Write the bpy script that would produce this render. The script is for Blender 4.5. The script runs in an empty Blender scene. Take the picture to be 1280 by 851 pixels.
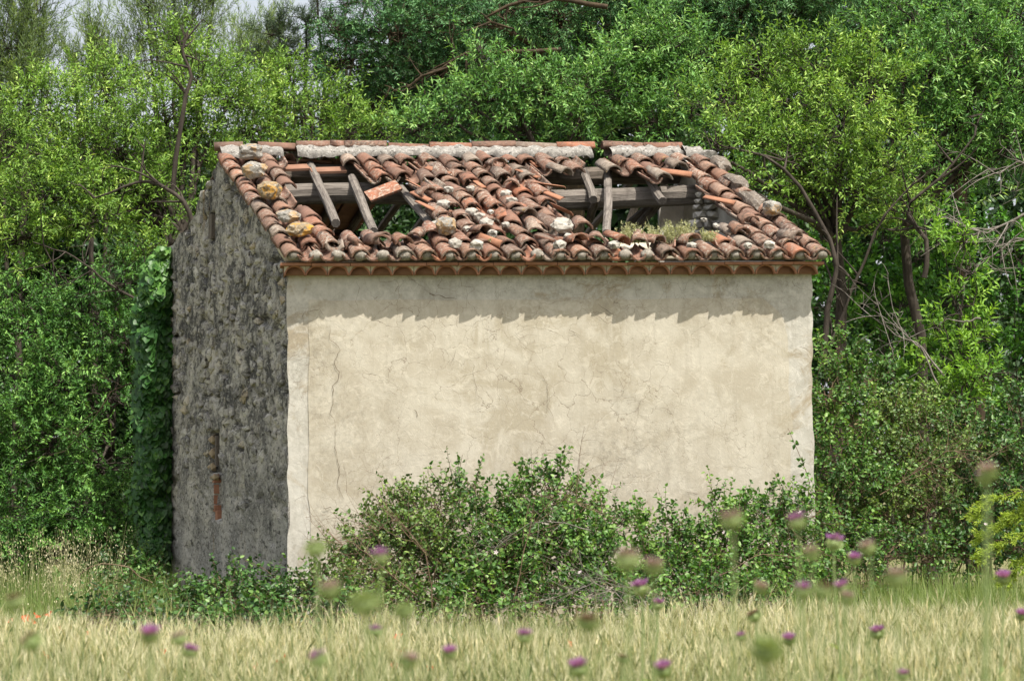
import bpy, bmesh, math, random
import numpy as np
from mathutils import Vector, Matrix, noise as mnoise
from mathutils.bvhtree import BVHTree

# ------------------------------------------------------------------ camera, sky, sun, exposure
scene = bpy.context.scene
col = scene.collection
FPX = 3500.0                                   # focal length in photograph pixels (photograph is 1280 wide)
PITCH = math.atan((590 - 425.5) / FPX)
ROLL = math.radians(-0.4)
CAMZ = 1.7
CAM_M = (Matrix.Rotation(math.pi / 2 + PITCH, 4, 'X') @ Matrix.Rotation(ROLL, 4, 'Z'))
cam_d = bpy.data.cameras.new("camera")
cam_d.lens = FPX / 1280 * 36.0
cam_d.sensor_width = 36.0
cam_d.sensor_fit = 'HORIZONTAL'
cam_d.clip_end = 2000
cam_d.dof.use_dof = True
cam_d.dof.focus_distance = 31.0
cam_d.dof.aperture_fstop = 4.3
cam = bpy.data.objects.new("camera", cam_d)
cam.matrix_world = Matrix.Translation((0, 0, CAMZ)) @ CAM_M
col.objects.link(cam)
scene.camera = cam

TO_SUN = Vector((0.72, -1.0, 2.45)).normalized()
SUN_EL = math.asin(TO_SUN.z)
SUN_AZ = math.atan2(TO_SUN.x, TO_SUN.y)
world = bpy.data.worlds.new("World")
scene.world = world
world.use_nodes = True
wn = world.node_tree
sky = wn.nodes.new("ShaderNodeTexSky")
sky.sky_type = 'NISHITA'
sky.sun_disc = False
sky.sun_elevation = SUN_EL
sky.sun_rotation = SUN_AZ
sky.air_density = 1.0
sky.dust_density = 7.0
sky.ozone_density = 0.6
haze_mix = wn.nodes.new("ShaderNodeMix")            # thin bright high cloud over the whole sky
haze_mix.data_type = 'RGBA'
haze_mix.inputs[0].default_value = 0.6
haze_mix.inputs[7].default_value = (3.7, 3.8, 4.0, 1)
wn.links.new(sky.outputs[0], haze_mix.inputs[6])
wn.links.new(haze_mix.outputs[2], wn.nodes["Background"].inputs[0])
wn.nodes["Background"].inputs[1].default_value = 0.145
sun_d = bpy.data.lights.new("sun", 'SUN')
sun_d.energy = 4.3
sun_d.angle = math.radians(0.6)
sun_d.color = (1.0, 0.95, 0.86)
sun = bpy.data.objects.new("sun", sun_d)
sun.rotation_euler = TO_SUN.to_track_quat('Z', 'Y').to_euler()
sun.location = (10, -10, 30)
col.objects.link(sun)
scene.view_settings.view_transform = 'Standard'
scene.view_settings.look = 'None'
scene.view_settings.gamma = 1.0
scene.view_settings.exposure = 0.78
scene.cycles.use_denoising = True
scene.cycles.max_bounces = 6
scene.cycles.diffuse_bounces = 3
scene.cycles.transmission_bounces = 4
scene.cycles.glossy_bounces = 2

# ------------------------------------------------------------------ helpers
M3 = CAM_M.to_3x3()
def U(px, py, Y):
    """world point seen at photograph pixel (px,py) at distance Y in front of the camera"""
    v = M3 @ Vector(((px - 640) / FPX, (425.5 - py) / FPX, -1.0))
    return Vector((0, 0, CAMZ)) + v * (Y / v.y)
M3I = M3.inverted()
def PX(p):
    v = M3I @ (Vector(p) - Vector((0, 0, CAMZ)))
    return (640 + FPX * v.x / -v.z, 425.5 - FPX * v.y / -v.z)
def PXa(P):
    q = (np.asarray(P) - np.array([0, 0, CAMZ])) @ np.array(M3I).T
    return 640 + FPX * q[:, 0] / -q[:, 2], 425.5 - FPX * q[:, 1] / -q[:, 2]
def ray_plane(px, py, o, n):
    v = M3 @ Vector(((px - 640) / FPX, (425.5 - py) / FPX, -1.0))
    c = Vector((0, 0, CAMZ))
    return c + v * ((Vector(o) - c).dot(n) / v.dot(n))

def nrm(a):
    return a / np.maximum(np.linalg.norm(a, axis=-1, keepdims=True), 1e-9)
def _h(i, j, k, s):
    h = (i * 374761393 + j * 668265263 + k * 1440662683 + s * 974634777) & 0xffffffff
    h = ((h ^ (h >> 13)) * 1274126177) & 0xffffffff
    return ((h ^ (h >> 16)) & 0xffffff) / float(0xffffff)
def vnoise(P, sc=1.0, seed=0):
    P = np.asarray(P, float) * sc
    I = np.floor(P).astype(np.int64); F = P - I; F = F * F * (3 - 2 * F)
    r = 0
    for a in (0, 1):
        for b in (0, 1):
            for c in (0, 1):
                w = (F[:, 0] if a else 1 - F[:, 0]) * (F[:, 1] if b else 1 - F[:, 1]) * (F[:, 2] if c else 1 - F[:, 2])
                r = r + w * _h(I[:, 0] + a, I[:, 1] + b, I[:, 2] + c, seed)
    return r
def fbm(P, sc=1.0, oct=4, seed=0):
    t = 0; a = 0.5; tot = 0
    for o in range(oct):
        t = t + a * vnoise(P, sc * 2 ** o, seed + o * 17); tot += a; a *= 0.5
    return t / tot - 0.5

class MB:
    """collects faces; build() links them as one mesh object"""
    def __init__(s):
        s.v = []; s.f = []; s.t = []; s.n = 0
    def add(s, v, f, tint=0.5):
        v = np.asarray(v, float).reshape(-1, 3); f = np.asarray(f, np.int64)
        s.v.append(v); s.f.append(f + s.n); s.n += len(v)
        s.t.append(np.broadcast_to(np.asarray(tint, float), (len(f),)).copy())
    def mesh(s, name, mat, smooth=False):
        me = bpy.data.meshes.new(name)
        V = np.concatenate(s.v)
        loops = np.concatenate([f.ravel() for f in s.f])
        sizes = np.concatenate([np.full(len(f), f.shape[1]) for f in s.f])
        starts = np.concatenate([[0], np.cumsum(sizes)[:-1]])
        me.vertices.add(len(V)); me.vertices.foreach_set("co", V.ravel())
        me.loops.add(len(loops)); me.loops.foreach_set("vertex_index", loops.astype(np.int32))
        me.polygons.add(len(sizes)); me.polygons.foreach_set("loop_start", starts.astype(np.int32))
        me.polygons.foreach_set("loop_total", sizes.astype(np.int32))
        if smooth: me.polygons.foreach_set("use_smooth", np.ones(len(sizes), bool))
        me.update(calc_edges=True)
        a = me.attributes.new("tint", 'FLOAT', 'FACE')
        a.data.foreach_set("value", np.concatenate(s.t).astype(np.float32))
        me.materials.append(mat)
        me.validate()
        return me
    def build(s, name, mat, parent=None, smooth=False):
        return link(name, s.mesh(name, mat, smooth), parent)
def link(name, me, parent=None, loc=None, rot=None):
    o = bpy.data.objects.new(name, me); col.objects.link(o)
    if parent: o.parent = parent
    if loc is not None: o.location = loc
    if rot is not None: o.rotation_euler = rot
    return o
def tag(o, label=None, cat=None, group=None, kind=None):
    if label: o["label"] = label
    if cat: o["category"] = cat
    if group: o["group"] = group
    if kind: o["kind"] = kind
    return o
def empty(name, loc=(0, 0, 0)):
    o = bpy.data.objects.new(name, None); col.objects.link(o); o.location = loc
    o.empty_display_size = 0.1
    return o
def rebase(root, loc):
    """put a thing's Empty at its base while the meshes keep world coordinates"""
    root.location = loc
    for c in root.children:
        c.matrix_parent_inverse = Matrix.Translation(-Vector(loc))

def tubes(P, R, sides=3):
    """P (N,K,3) polylines, R (N,K) radii -> verts, quads"""
    P = np.asarray(P, float); R = np.asarray(R, float)
    N, K, _ = P.shape
    T = np.empty_like(P)
    T[:, 1:-1] = P[:, 2:] - P[:, :-2]; T[:, 0] = P[:, 1] - P[:, 0]; T[:, -1] = P[:, -1] - P[:, -2]
    T = nrm(T)
    up = np.where(np.abs(T[..., 2:3]) > 0.9, np.array([1., 0, 0]), np.array([0., 0, 1]))
    A = nrm(np.cross(T, up)); B = np.cross(T, A)
    th = np.arange(sides) / sides * 2 * np.pi
    V = P[:, :, None] + R[:, :, None, None] * (np.cos(th)[None, None, :, None] * A[:, :, None] + np.sin(th)[None, None, :, None] * B[:, :, None])
    idx = np.arange(N * K * sides).reshape(N, K, sides)
    q = np.stack([idx[:, :-1], np.roll(idx, -1, 2)[:, :-1], np.roll(idx, -1, 2)[:, 1:], idx[:, 1:]], -1).reshape(-1, 4)
    return V.reshape(-1, 3), q
def leaf_tris(pos, d, n, L, W, fold=0.25):
    """folded diamond leaves"""
    d = nrm(d); s = nrm(np.cross(d, n)); n = np.cross(s, d)
    L = L[:, None]; W = W[:, None]
    m = pos + d * L * 0.42
    a = m + s * W * .5 + n * W * fold; b = m - s * W * .5 + n * W * fold
    tip = pos + d * L - n * L * 0.08
    V = np.stack([pos, a, tip, b], 1).reshape(-1, 3)
    i = np.arange(len(pos))[:, None] * 4
    F = np.concatenate([i + [0, 1, 2], i + [0, 2, 3]], 1).reshape(-1, 3)
    return V, F
def leaf_quads(pos, d, n, L, W, fold=0.2):
    """folded ovate leaves, six points"""
    d = nrm(d); s = nrm(np.cross(d, n)); n = np.cross(s, d)
    L = L[:, None]; W = W[:, None]
    def pt(t, w): return pos + d * L * t + s * W * w + n * (np.abs(w) * W * fold * 2 - L * .12 * t * t)
    V = np.stack([pos, pt(.28, .5), pt(.68, .38), pt(1, 0), pt(.68, -.38), pt(.28, -.5)], 1).reshape(-1, 3)
    i = np.arange(len(pos))[:, None] * 6
    F = np.concatenate([i + [0, 1, 2, 3], i + [0, 3, 4, 5]], 1).reshape(-1, 4)
    return V, F
def box_vf(c, sx, sy, sz, R=None):
    v = np.array([[x, y, z] for x in (-.5, .5) for y in (-.5, .5) for z in (-.5, .5)]) * [sx, sy, sz]
    if R is not None: v = v @ np.array(R).T
    f = [[0, 1, 3, 2], [4, 6, 7, 5], [0, 4, 5, 1], [2, 3, 7, 6], [0, 2, 6, 4], [1, 5, 7, 3]]
    return v + np.array(c), f

# ------------------------------------------------------------------ materials
def new_mat(name):
    m = bpy.data.materials.new(name); m.use_nodes = True
    nt = m.node_tree; b = nt.nodes["Principled BSDF"]
    return m, nt, b
class NT:
    def __init__(s, nt): s.nt = nt
    def n(s, t, **k):
        o = s.nt.nodes.new(t)
        for a, v in k.items(): setattr(o, a, v)
        return o
    def l(s, a, b): s.nt.links.new(a, b)
    def pos(s, scale=(1, 1, 1), loc=(0, 0, 0)):
        g = s.n("ShaderNodeNewGeometry"); m = s.n("ShaderNodeMapping")
        m.inputs["Scale"].default_value = scale; m.inputs["Location"].default_value = loc
        s.l(g.outputs["Position"], m.inputs[0]); return m.outputs[0]
    def noise(s, vec, scale, detail=5, rough=.6, dist=0.0):
        o = s.n("ShaderNodeTexNoise"); o.inputs["Scale"].default_value = scale; o.inputs["Detail"].default_value = detail
        o.inputs["Roughness"].default_value = rough; o.inputs["Distortion"].default_value = dist
        if vec is not None: s.l(vec, o.inputs["Vector"])
        return o.outputs[0]
    def ramp(s, fac, stops, interp='LINEAR'):
        r = s.n("ShaderNodeValToRGB"); r.color_ramp.interpolation = interp
        e = r.color_ramp.elements
        while len(e) < len(stops): e.new(0.5)
        for i, (p, c) in enumerate(stops):
            e[i].position = p
            e[i].color = (c, c, c, 1) if isinstance(c, (int, float)) else (*c, 1)
        s.l(fac, r.inputs[0]); return r.outputs[0]
    def mix(s, fac, a, b, mode='MIX'):
        m = s.n("ShaderNodeMix", data_type='RGBA', blend_type=mode)
        for inp, v in ((m.inputs[0], fac), (m.inputs[6], a), (m.inputs[7], b)):
            if isinstance(v, (int, float)): inp.default_value = v
            elif isinstance(v, tuple): inp.default_value = (*v, 1)
            else: s.l(v, inp)
        return m.outputs[2]
    def math(s, op, a, b=0.0):
        m = s.n("ShaderNodeMath", operation=op)
        for inp, v in ((m.inputs[0], a), (m.inputs[1], b)):
            if isinstance(v, (int, float)): inp.default_value = v
            else: s.l(v, inp)
        return m.outputs[0]
    def bump(s, h, bsdf, strength=.5, dist=.02):
        b = s.n("ShaderNodeBump"); b.inputs["Strength"].default_value = strength; b.inputs["Distance"].default_value = dist
        s.l(h, b.inputs["Height"]); s.l(b.outputs[0], bsdf.inputs["Normal"])

def leaf_mat(name, c0, c1, c2, trans=.35, rough=.5, spec=.35):
    m, nt, b = new_mat(name); t = NT(nt)
    at = t.n("ShaderNodeAttribute", attribute_name="tint")
    c = t.ramp(at.outputs["Fac"], [(0, c0), (.5, c1), (1, c2)])
    t.l(c, b.inputs["Base Color"])
    b.inputs["Roughness"].default_value = rough
    b.inputs["Specular IOR Level"].default_value = spec
    tr = t.n("ShaderNodeBsdfTranslucent")
    tc = t.mix(1.0, c, (1.25, 1.25, .55), 'MULTIPLY'); t.l(tc, tr.inputs[0])
    ms = t.n("ShaderNodeMixShader"); ms.inputs[0].default_value = trans
    t.l(b.outputs[0], ms.inputs[1]); t.l(tr.outputs[0], ms.inputs[2])
    t.l(ms.outputs[0], nt.nodes["Material Output"].inputs[0])
    return m
def simple_mat(name, c0, c1, scale=8, rough=.85, stretch=(1, 1, 1), bump=.3):
    m, nt, b = new_mat(name); t = NT(nt)
    v = t.pos(stretch)
    n = t.noise(v, scale, 6, .65)
    t.l(t.ramp(n, [(.3, c0), (.7, c1)]), b.inputs["Base Color"])
    b.inputs["Roughness"].default_value = rough
    b.inputs["Specular IOR Level"].default_value = .2
    if bump: t.bump(n, b, bump, .02)
    return m

MAT = {}
MAT['bark'] = simple_mat("bark_dark", (.02, .016, .012), (.075, .062, .05), 14, .9, (1, 1, .3), .5)
MAT['bark_ochre'] = simple_mat("bark_ochre", (.022, .017, .012), (.085, .06, .035), 9, .9, (1, 1, .5), .5)
MAT['bark_grey'] = simple_mat("bark_dead_grey", (.09, .078, .065), (.27, .245, .215), 12, .9, (1, 1, .4), .4)
MAT['cane'] = simple_mat("cane", (.07, .045, .03), (.20, .14, .09), 10, .8, (1, 1, 1), 0)
MAT['almond'] = leaf_mat("leaf_almond", (.05, .115, .016), (.19, .345, .055), (.46, .61, .16), .27, .5, .25)
MAT['almond2'] = leaf_mat("leaf_almond_cool", (.036, .11, .024), (.155, .335, .08), (.42, .61, .22), .26, .5, .28)
MAT['pistache'] = leaf_mat("leaf_blue_green", (.015, .06, .018), (.085, .215, .075), (.27, .46, .19), .2, .5, .25)
MAT['ash'] = leaf_mat("leaf_deep_green", (.025, .08, .016), (.10, .245, .048), (.28, .49, .12), .22, .5, .25)
MAT['feather'] = leaf_mat("leaf_feather", (.09, .15, .055), (.20, .29, .12), (.36, .45, .22), .4)
MAT['pine'] = leaf_mat("needle_pine", (.025, .05, .024), (.055, .095, .045), (.12, .17, .08), .15)
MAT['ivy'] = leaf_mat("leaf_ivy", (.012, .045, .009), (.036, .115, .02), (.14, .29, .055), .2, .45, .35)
MAT['under'] = leaf_mat("leaf_understory", (.02, .075, .01), (.085, .24, .028), (.25, .50, .075), .22, .5, .25)
MAT['bramble'] = leaf_mat("leaf_bramble", (.022, .065, .012), (.085, .195, .034), (.25, .39, .09), .28, .45, .35)
MAT['bramble2'] = leaf_mat("leaf_bramble_olive", (.032, .07, .016), (.10, .18, .038), (.26, .36, .095), .28, .45, .35)
MAT['bramble_dark'] = leaf_mat("leaf_bramble_dark", (.014, .045, .009), (.05, .13, .024), (.17, .29, .07), .2, .45, .35)
MAT['conifer'] = leaf_mat("leaf_conifer", (.13, .21, .03), (.29, .40, .05), (.48, .56, .1), .4)
MAT['sapling'] = leaf_mat("leaf_sapling", (.10, .22, .03), (.20, .38, .05), (.34, .55, .10), .42)
MAT['wood_mass'] = leaf_mat("leaf_far_wood", (.012, .036, .010), (.03, .075, .018), (.08, .16, .036), .2)  # leaf colours darkened to stand for the shade deep in the wood
MAT['barley'] = leaf_mat("barley", (.11, .18, .06), (.345, .36, .175), (.72, .67, .49), .33, .6)
MAT['grass'] = leaf_mat("grass_green", (.08, .14, .035), (.19, .26, .07), (.37, .38, .16), .35, .6)
MAT['oat'] = leaf_mat("wild_oat", (.22, .27, .11), (.46, .44, .26), (.72, .65, .48), .35, .6)
MAT['dryplant'] = leaf_mat("dry_plant", (.24, .27, .13), (.42, .43, .25), (.62, .6, .42), .3, .7)
MAT['flower_pale'] = leaf_mat("petal_pale", (.5, .36, .42), (.68, .56, .6), (.8, .74, .74), .3)
MAT['poppy'] = leaf_mat("petal_poppy", (.55, .05, .02), (.7, .10, .03), (.75, .2, .08), .35)
MAT['thistle_purple'] = leaf_mat("petal_purple", (.28, .08, .32), (.46, .20, .52), (.62, .40, .66), .35)
MAT['thistle_faded'] = leaf_mat("petal_faded", (.30, .19, .23), (.46, .34, .36), (.56, .50, .44), .35)
MAT['thistle_brown'] = leaf_mat("petal_brown", (.12, .075, .05), (.24, .16, .11), (.34, .26, .18), .2)
MAT['thistle_green'] = leaf_mat("thistle_green", (.15, .21, .08), (.30, .38, .16), (.48, .52, .27), .35)
def crack_lines(t, scale, width, warp, wscale, seed):
    v = t.pos((1, 1, 1), (seed, seed * .7, seed * 1.3))
    nz = t.n("ShaderNodeTexNoise"); nz.inputs["Scale"].default_value = wscale; nz.inputs["Detail"].default_value = 7
    t.l(v, nz.inputs["Vector"])
    sc = t.n("ShaderNodeVectorMath", operation='SCALE'); sc.inputs["Scale"].default_value = warp
    t.l(nz.outputs["Color"], sc.inputs[0])
    ad = t.n("ShaderNodeVectorMath", operation='ADD'); t.l(v, ad.inputs[0]); t.l(sc.outputs[0], ad.inputs[1])
    vo = t.n("ShaderNodeTexVoronoi", feature='DISTANCE_TO_EDGE'); vo.inputs["Scale"].default_value = scale
    t.l(ad.outputs[0], vo.inputs["Vector"])
    return t.ramp(vo.outputs["Distance"], [(0, 1.0), (width, 0.0)])
def plaster(name, base, pale, stain, crackamt, grime, big_patch):
    m, nt, b = new_mat(name); t = NT(nt)
    v = t.pos()
    c = t.mix(t.ramp(t.noise(v, 2.6, 6, .62, .6), [(.38, 0.), (.62, 1.)]), base, pale)
    c = t.mix(t.math('MULTIPLY', t.ramp(t.noise(t.pos((1, 1, 1), (7, 3, 1)), 1.1, 7, .7, .8), [(.52, 0.), (.62, 1.)]), big_patch), c, stain)
    # small pale scuffs, curved
    sc = t.ramp(t.noise(t.pos((1, 1, 1), (3, 9, 2)), 7, 7, .75, 1.0), [(.50, 0.), (.66, .7)])
    c = t.mix(sc, c, tuple(min(1, x * 1.14) for x in pale))
    # grime speckle, denser towards lower right and left foot of the wall by broad noise
    gm = t.math('MULTIPLY', t.ramp(t.noise(t.pos((1, 1, 1), (5, 5, 5)), .55, 3, .5), [(.45, 0.), (.7, 1.)]),
                t.ramp(t.noise(v, 16, 8, .8), [(.45, 0.), (.68, 1.)]))
    c = t.mix(t.math('MULTIPLY', gm, grime), c, (.17, .155, .125))
    streak = t.ramp(t.noise(t.pos((5, 5, .5)), 2.2, 6, .7), [(.5, 0.), (.75, .35)])
    c = t.mix(t.math('MULTIPLY', streak, grime), c, (.25, .22, .17))
    k1 = t.math('MULTIPLY', crack_lines(t, 2.7, .008, .55, 2.2, 1.0), t.ramp(t.noise(t.pos((1, 1, 1), (2, 8, 4)), .9, 4, .6), [(.42, 0.), (.56, 1.)]))
    k2 = t.math('MULTIPLY', crack_lines(t, 6.5, .017, .3, 5, 4.0), t.ramp(t.noise(t.pos((1, 1, 1), (9, 1, 4)), 1.4, 4, .6), [(.48, 0.), (.62, .8)]))
    k = t.math('MAXIMUM', k1, k2)
    c = t.mix(t.math('MULTIPLY', k, crackamt), c, (.15, .11, .075))
    pock = t.ramp(t.noise(v, 46, 3, .6), [(.26, 1.), (.31, 0.)])
    c = t.mix(t.math('MULTIPLY', pock, .45), c, (.2, .16, .11))
    t.l(c, b.inputs["Base Color"])
    b.inputs["Roughness"].default_value = .92; b.inputs["Specular IOR Level"].default_value = .15
    hgt = t.math('SUBTRACT', t.math('ADD', t.noise(v, 30, 6, .7), t.math('MULTIPLY', sc, .6)), t.math('MULTIPLY', k, 1.2))
    t.bump(hgt, b, .3, .01)
    return m
MAT['plaster_band'] = plaster("plaster_pale_band", (.41, .392, .34), (.51, .49, .435), (.33, .28, .20), .7, .9, .95)
MAT['plaster_coat'] = plaster("plaster_beige_coat", (.405, .365, .287), (.49, .455, .375), (.36, .318, .237), .62, .8, .8)

def terracotta(name, lichen=.5):
    m, nt, b = new_mat(name); t = NT(nt)
    oi = t.n("ShaderNodeObjectInfo")
    c = t.ramp(oi.outputs["Random"], [(0, (.34, .135, .075)), (.12, (.25, .12, .08)), (.4, (.19, .108, .08)), (.6, (.26, .145, .10)), (.76, (.145, .09, .07)), (.9, (.26, .22, .18)), (1, (.35, .14, .075))])
    g = t.n("ShaderNodeNewGeometry")
    n1 = t.noise(g.outputs["Position"], 9, 6, .7)
    c = t.mix(t.ramp(n1, [(.38, 0.), (.66, .7)]), c, (.12, .078, .056))
    # rough per-tile amount of lichen
    rr = t.math('FRACT', t.math('MULTIPLY', oi.outputs["Random"], 17.3))
    n2 = t.noise(g.outputs["Position"], 26, 6, .75)
    li = t.math('MULTIPLY', t.ramp(n2, [(.50, 0.), (.62, 1.)]), t.math('MULTIPLY', rr, lichen))
    c = t.mix(li, c, (.40, .37, .31))
    dk = t.math('MULTIPLY', t.ramp(t.noise(g.outputs["Position"], 19, 5, .7, .5), [(.50, 0.), (.60, .9)]), t.math('FRACT', t.math('MULTIPLY', oi.outputs["Random"], 41.7)))
    c = t.mix(dk, c, (.05, .043, .036))
    yl = t.math('MULTIPLY', t.ramp(t.noise(g.outputs["Position"], 12, 4, .7, .5), [(.66, 0.), (.72, .8)]), lichen)
    c = t.mix(yl, c, (.40, .27, .07))
    t.l(c, b.inputs["Base Color"]); b.inputs["Roughness"].default_value = .9; b.inputs["Specular IOR Level"].default_value = .15
    t.bump(n2, b, .5, .008)
    return m
MAT['tile'] = terracotta("terracotta_weathered", .95)
MAT['tile_ridge'] = terracotta("terracotta_ridge", .45)
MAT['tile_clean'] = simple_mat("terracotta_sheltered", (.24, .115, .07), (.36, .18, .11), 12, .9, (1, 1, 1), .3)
MAT['tile_under'] = simple_mat("terracotta_dark", (.16, .085, .055), (.27, .15, .10), 5, .9, (1, 1, 1), .3)  # darker red-brown terracotta for the cornice body and deck tiles

def rubble_mat(name, stones=False):
    m, nt, b = new_mat(name); t = NT(nt)
    v = t.pos()
    if stones:
        oi = t.n("ShaderNodeObjectInfo")
        base = t.ramp(oi.outputs["Random"], [(0, (.26, .25, .23)), (.3, (.42, .40, .365)), (.65, (.56, .53, .47)), (.9, (.68, .65, .58)), (1, (.58, .47, .32))])
    else:
        base = t.ramp(t.noise(v, 1.3, 5, .6), [(.35, (.44, .42, .375)), (.65, (.66, .615, .53))])
    st = t.ramp(t.noise(t.pos((.8, .8, 1.1)), 1.7, 9, .78, .3), [(.42, 0.), (.55, .9)])   # vertical rain staining
    g = t.n("ShaderNodeSeparateXYZ"); t.l(v, g.inputs[0])
    hi = t.n("ShaderNodeMapRange"); hi.inputs[1].default_value = .3; hi.inputs[2].default_value = 2.6; hi.inputs[3].default_value = .35; hi.inputs[4].default_value = 1.0
    t.l(g.outputs[2], hi.inputs[0])
    c = t.mix(t.math('MULTIPLY', t.math('MULTIPLY', st, hi.outputs[0]), .3 if stones else 1.0), base, (.055, .055, .057))
    c = t.mix(t.ramp(t.noise(t.pos((.42, .42, 1.1)), 20, 7, .8), [(.52, 0.), (.60, .85)]), c, (.05, .048, .046))
    c = t.mix(t.ramp(t.noise(t.pos((.42, .42, 1.1), (4, 4, 4)), 22, 6, .8), [(.53, 0.), (.62, .8)]), c, (.62, .60, .54))
    c = t.mix(t.ramp(t.noise(t.pos((2, 2, .7), (1, 2, 3)), 1.6, 5, .7), [(.62, 0.), (.72, .5)]), c, (.33, .235, .11))
    c = t.mix(t.ramp(t.noise(t.pos((.45, .45, 1.3), (2, 6, 9)), 8, 5, .75), [(.585, 0.), (.63, .8)]), c, (.05, .046, .042))
    t.l(c, b.inputs["Base Color"]); b.inputs["Roughness"].default_value = .95; b.inputs["Specular IOR Level"].default_value = .1
    t.bump(t.noise(t.pos((.6, .6, 1.1)), 12, 8, .8), b, 1.0, .06)
    return m
MAT['rubble'] = rubble_mat("rubble_masonry")
MAT['stone'] = rubble_mat("rubble_stone", True)

def lichen_mat(name, base0, base1, spots, orange=.0, scale=18):
    m, nt, b = new_mat(name); t = NT(nt)
    v = t.pos(); n = t.noise(v, scale, 8, .8)
    c = t.ramp(n, [(.32, base0), (.62, base1)])
    c = t.mix(t.ramp(t.noise(t.pos((1, 1, 1), (3, 1, 7)), scale * 1.6, 6, .8), [(.53, 0.), (.62, .9)]), c, spots)
    c = t.mix(t.ramp(t.noise(t.pos((1, 1, 1), (8, 2, 7)), scale * .9, 5, .7), [(.36, .9), (.44, 0.)]), c, (.055, .05, .045))
    if orange: c = t.mix(t.math('MULTIPLY', t.ramp(t.noise(t.pos((1, 1, 1), (6, 6, 1)), 9, 5, .7), [(.5, 0.), (.58, 1.)]), orange), c, (.42, .23, .05))
    t.l(c, b.inputs["Base Color"]); b.inputs["Roughness"].default_value = .95; b.inputs["Specular IOR Level"].default_value = .1
    t.bump(n, b, .7 if orange else .35, .02)
    return m
MAT['mortar'] = lichen_mat("mortar_lichen", (.13, .125, .115), (.27, .255, .23), (.42, .41, .38))
MAT['verge'] = lichen_mat("verge_lichen", (.085, .075, .065), (.18, .15, .12), (.30, .28, .25))
MAT['plug'] = lichen_mat("plug_mortar", (.13, .115, .095), (.26, .235, .195), (.36, .34, .30))
MAT['mortar_pale'] = simple_mat("mortar_cream", (.42, .37, .28), (.56, .51, .41), 9, .9, (1, 1, 1), .4)
MAT['rock_lichen'] = lichen_mat("rock_lichen", (.15, .14, .125), (.28, .265, .235), (.40, .39, .355), .5, 14)
MAT['rock_orange'] = lichen_mat("rock_orange_lichen", (.13, .105, .075), (.26, .195, .115), (.36, .33, .27), 1.0, 14)
MAT['rock_pale'] = lichen_mat("rock_pale", (.24, .22, .19), (.38, .36, .315), (.47, .45, .40), .0, 12)
def wood_mat(name, c0, c1):
    m, nt, b = new_mat(name); t = NT(nt)
    tc = t.n("ShaderNodeTexCoord"); mp = t.n("ShaderNodeMapping"); mp.inputs["Scale"].default_value = (14, 14, .9)
    t.l(tc.outputs["Object"], mp.inputs[0])
    n = t.noise(mp.outputs[0], 3, 7, .7, .6)
    c = t.ramp(n, [(.3, c0), (.55, c1), (.75, tuple(x * 1.25 for x in c1))])
    c = t.mix(t.ramp(t.noise(t.pos(), 6, 4, .6), [(.55, 0.), (.7, .6)]), c, tuple(x * .5 for x in c0))
    t.l(c, b.inputs["Base Color"]); b.inputs["Roughness"].default_value = .85; b.inputs["Specular IOR Level"].default_value = .2
    t.bump(n, b, .8, .02)
    return m
MAT['wood'] = wood_mat("timber_silvered", (.06, .05, .042), (.19, .168, .145))
MAT['wood_dark'] = wood_mat("timber_dark", (.045, .037, .03), (.16, .135, .11))
MAT['crack'] = simple_mat("crack_brown", (.075, .055, .038), (.14, .105, .07), 30, 1, (1, 1, 1), 0)  # dark brown colour of the cracks themselves
MAT['inner'] = simple_mat("inner_plaster", (.36, .34, .30), (.62, .59, .53), 6, .95, (1, 1, 1), .3)

# ------------------------------------------------------------------ ground
def ground_mat():
    m, nt, b = new_mat("ground_soil"); t = NT(nt)
    n = t.noise(t.pos(), 1.6, 8, .7)
    t.l(t.ramp(n, [(.3, (.10, .09, .045)), (.5, (.15, .15, .06)), (.7, (.24, .21, .11))]), b.inputs["Base Color"])
    b.inputs["Roughness"].default_value = 1
    t.bump(n, b, .6, .05); return m
mb = MB()
gx = np.concatenate([np.linspace(-600, -25, 12), np.linspace(-20, 20, 60), np.linspace(25, 600, 12)])
gy = np.concatenate([np.linspace(-300, -5, 8), np.linspace(0, 60, 80), np.linspace(66, 900, 16)])
X, Y = np.meshgrid(gx, gy); P = np.stack([X.ravel(), Y.ravel(), np.zeros(X.size)], 1)
P[:, 2] = fbm(P, .5, 3, 5) * .08 - .02
idx = np.arange(X.size).reshape(X.shape)
mb.add(P, np.stack([idx[:-1, :-1], idx[:-1, 1:], idx[1:, 1:], idx[1:, :-1]], -1).reshape(-1, 4))
tag(mb.build("ground", ground_mat(), None, True), "soil and stubble ground under field and trees", None, None, "structure")

# ------------------------------------------------------------------ the house
A = Vector((-2.417, 30.0)); Bc = Vector((3.293, 30.57)); GH = Vector((-1.09, 3.63))     # plan: front-left corner, front-right corner, half depth
FV = Bc - A; LEN = FV.length; es = (FV / LEN).to_3d()
Z_EAVE = U(358, 328, 30.0).z; Z_RIDGE = U(275, 184, 33.63).z; Z_BACK = 4.46
Z_WALL = U(358, 346, 30.0).z; ZRAMP = U(1017, 344, 30.57).z - Z_WALL
print("Z", Z_EAVE, Z_RIDGE, Z_WALL, ZRAMP, LEN)
FN = Vector((FV.y, -FV.x, 0)).normalized()               # outward normal of the front wall
GN = Vector((-GH.y, GH.x, 0)); GN = (GN if GN.x < 0 else -GN).normalized()   # outward normal of the left gable
def H(s, d, z, ramp=True):
    """house plan coordinates: s 0..1 along the front, d 0..2 towards the back (1 under the ridge)"""
    p = A + FV * s + GH * d
    return Vector((p.x, p.y, z + (ZRAMP * s if ramp else 0)))
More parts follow.
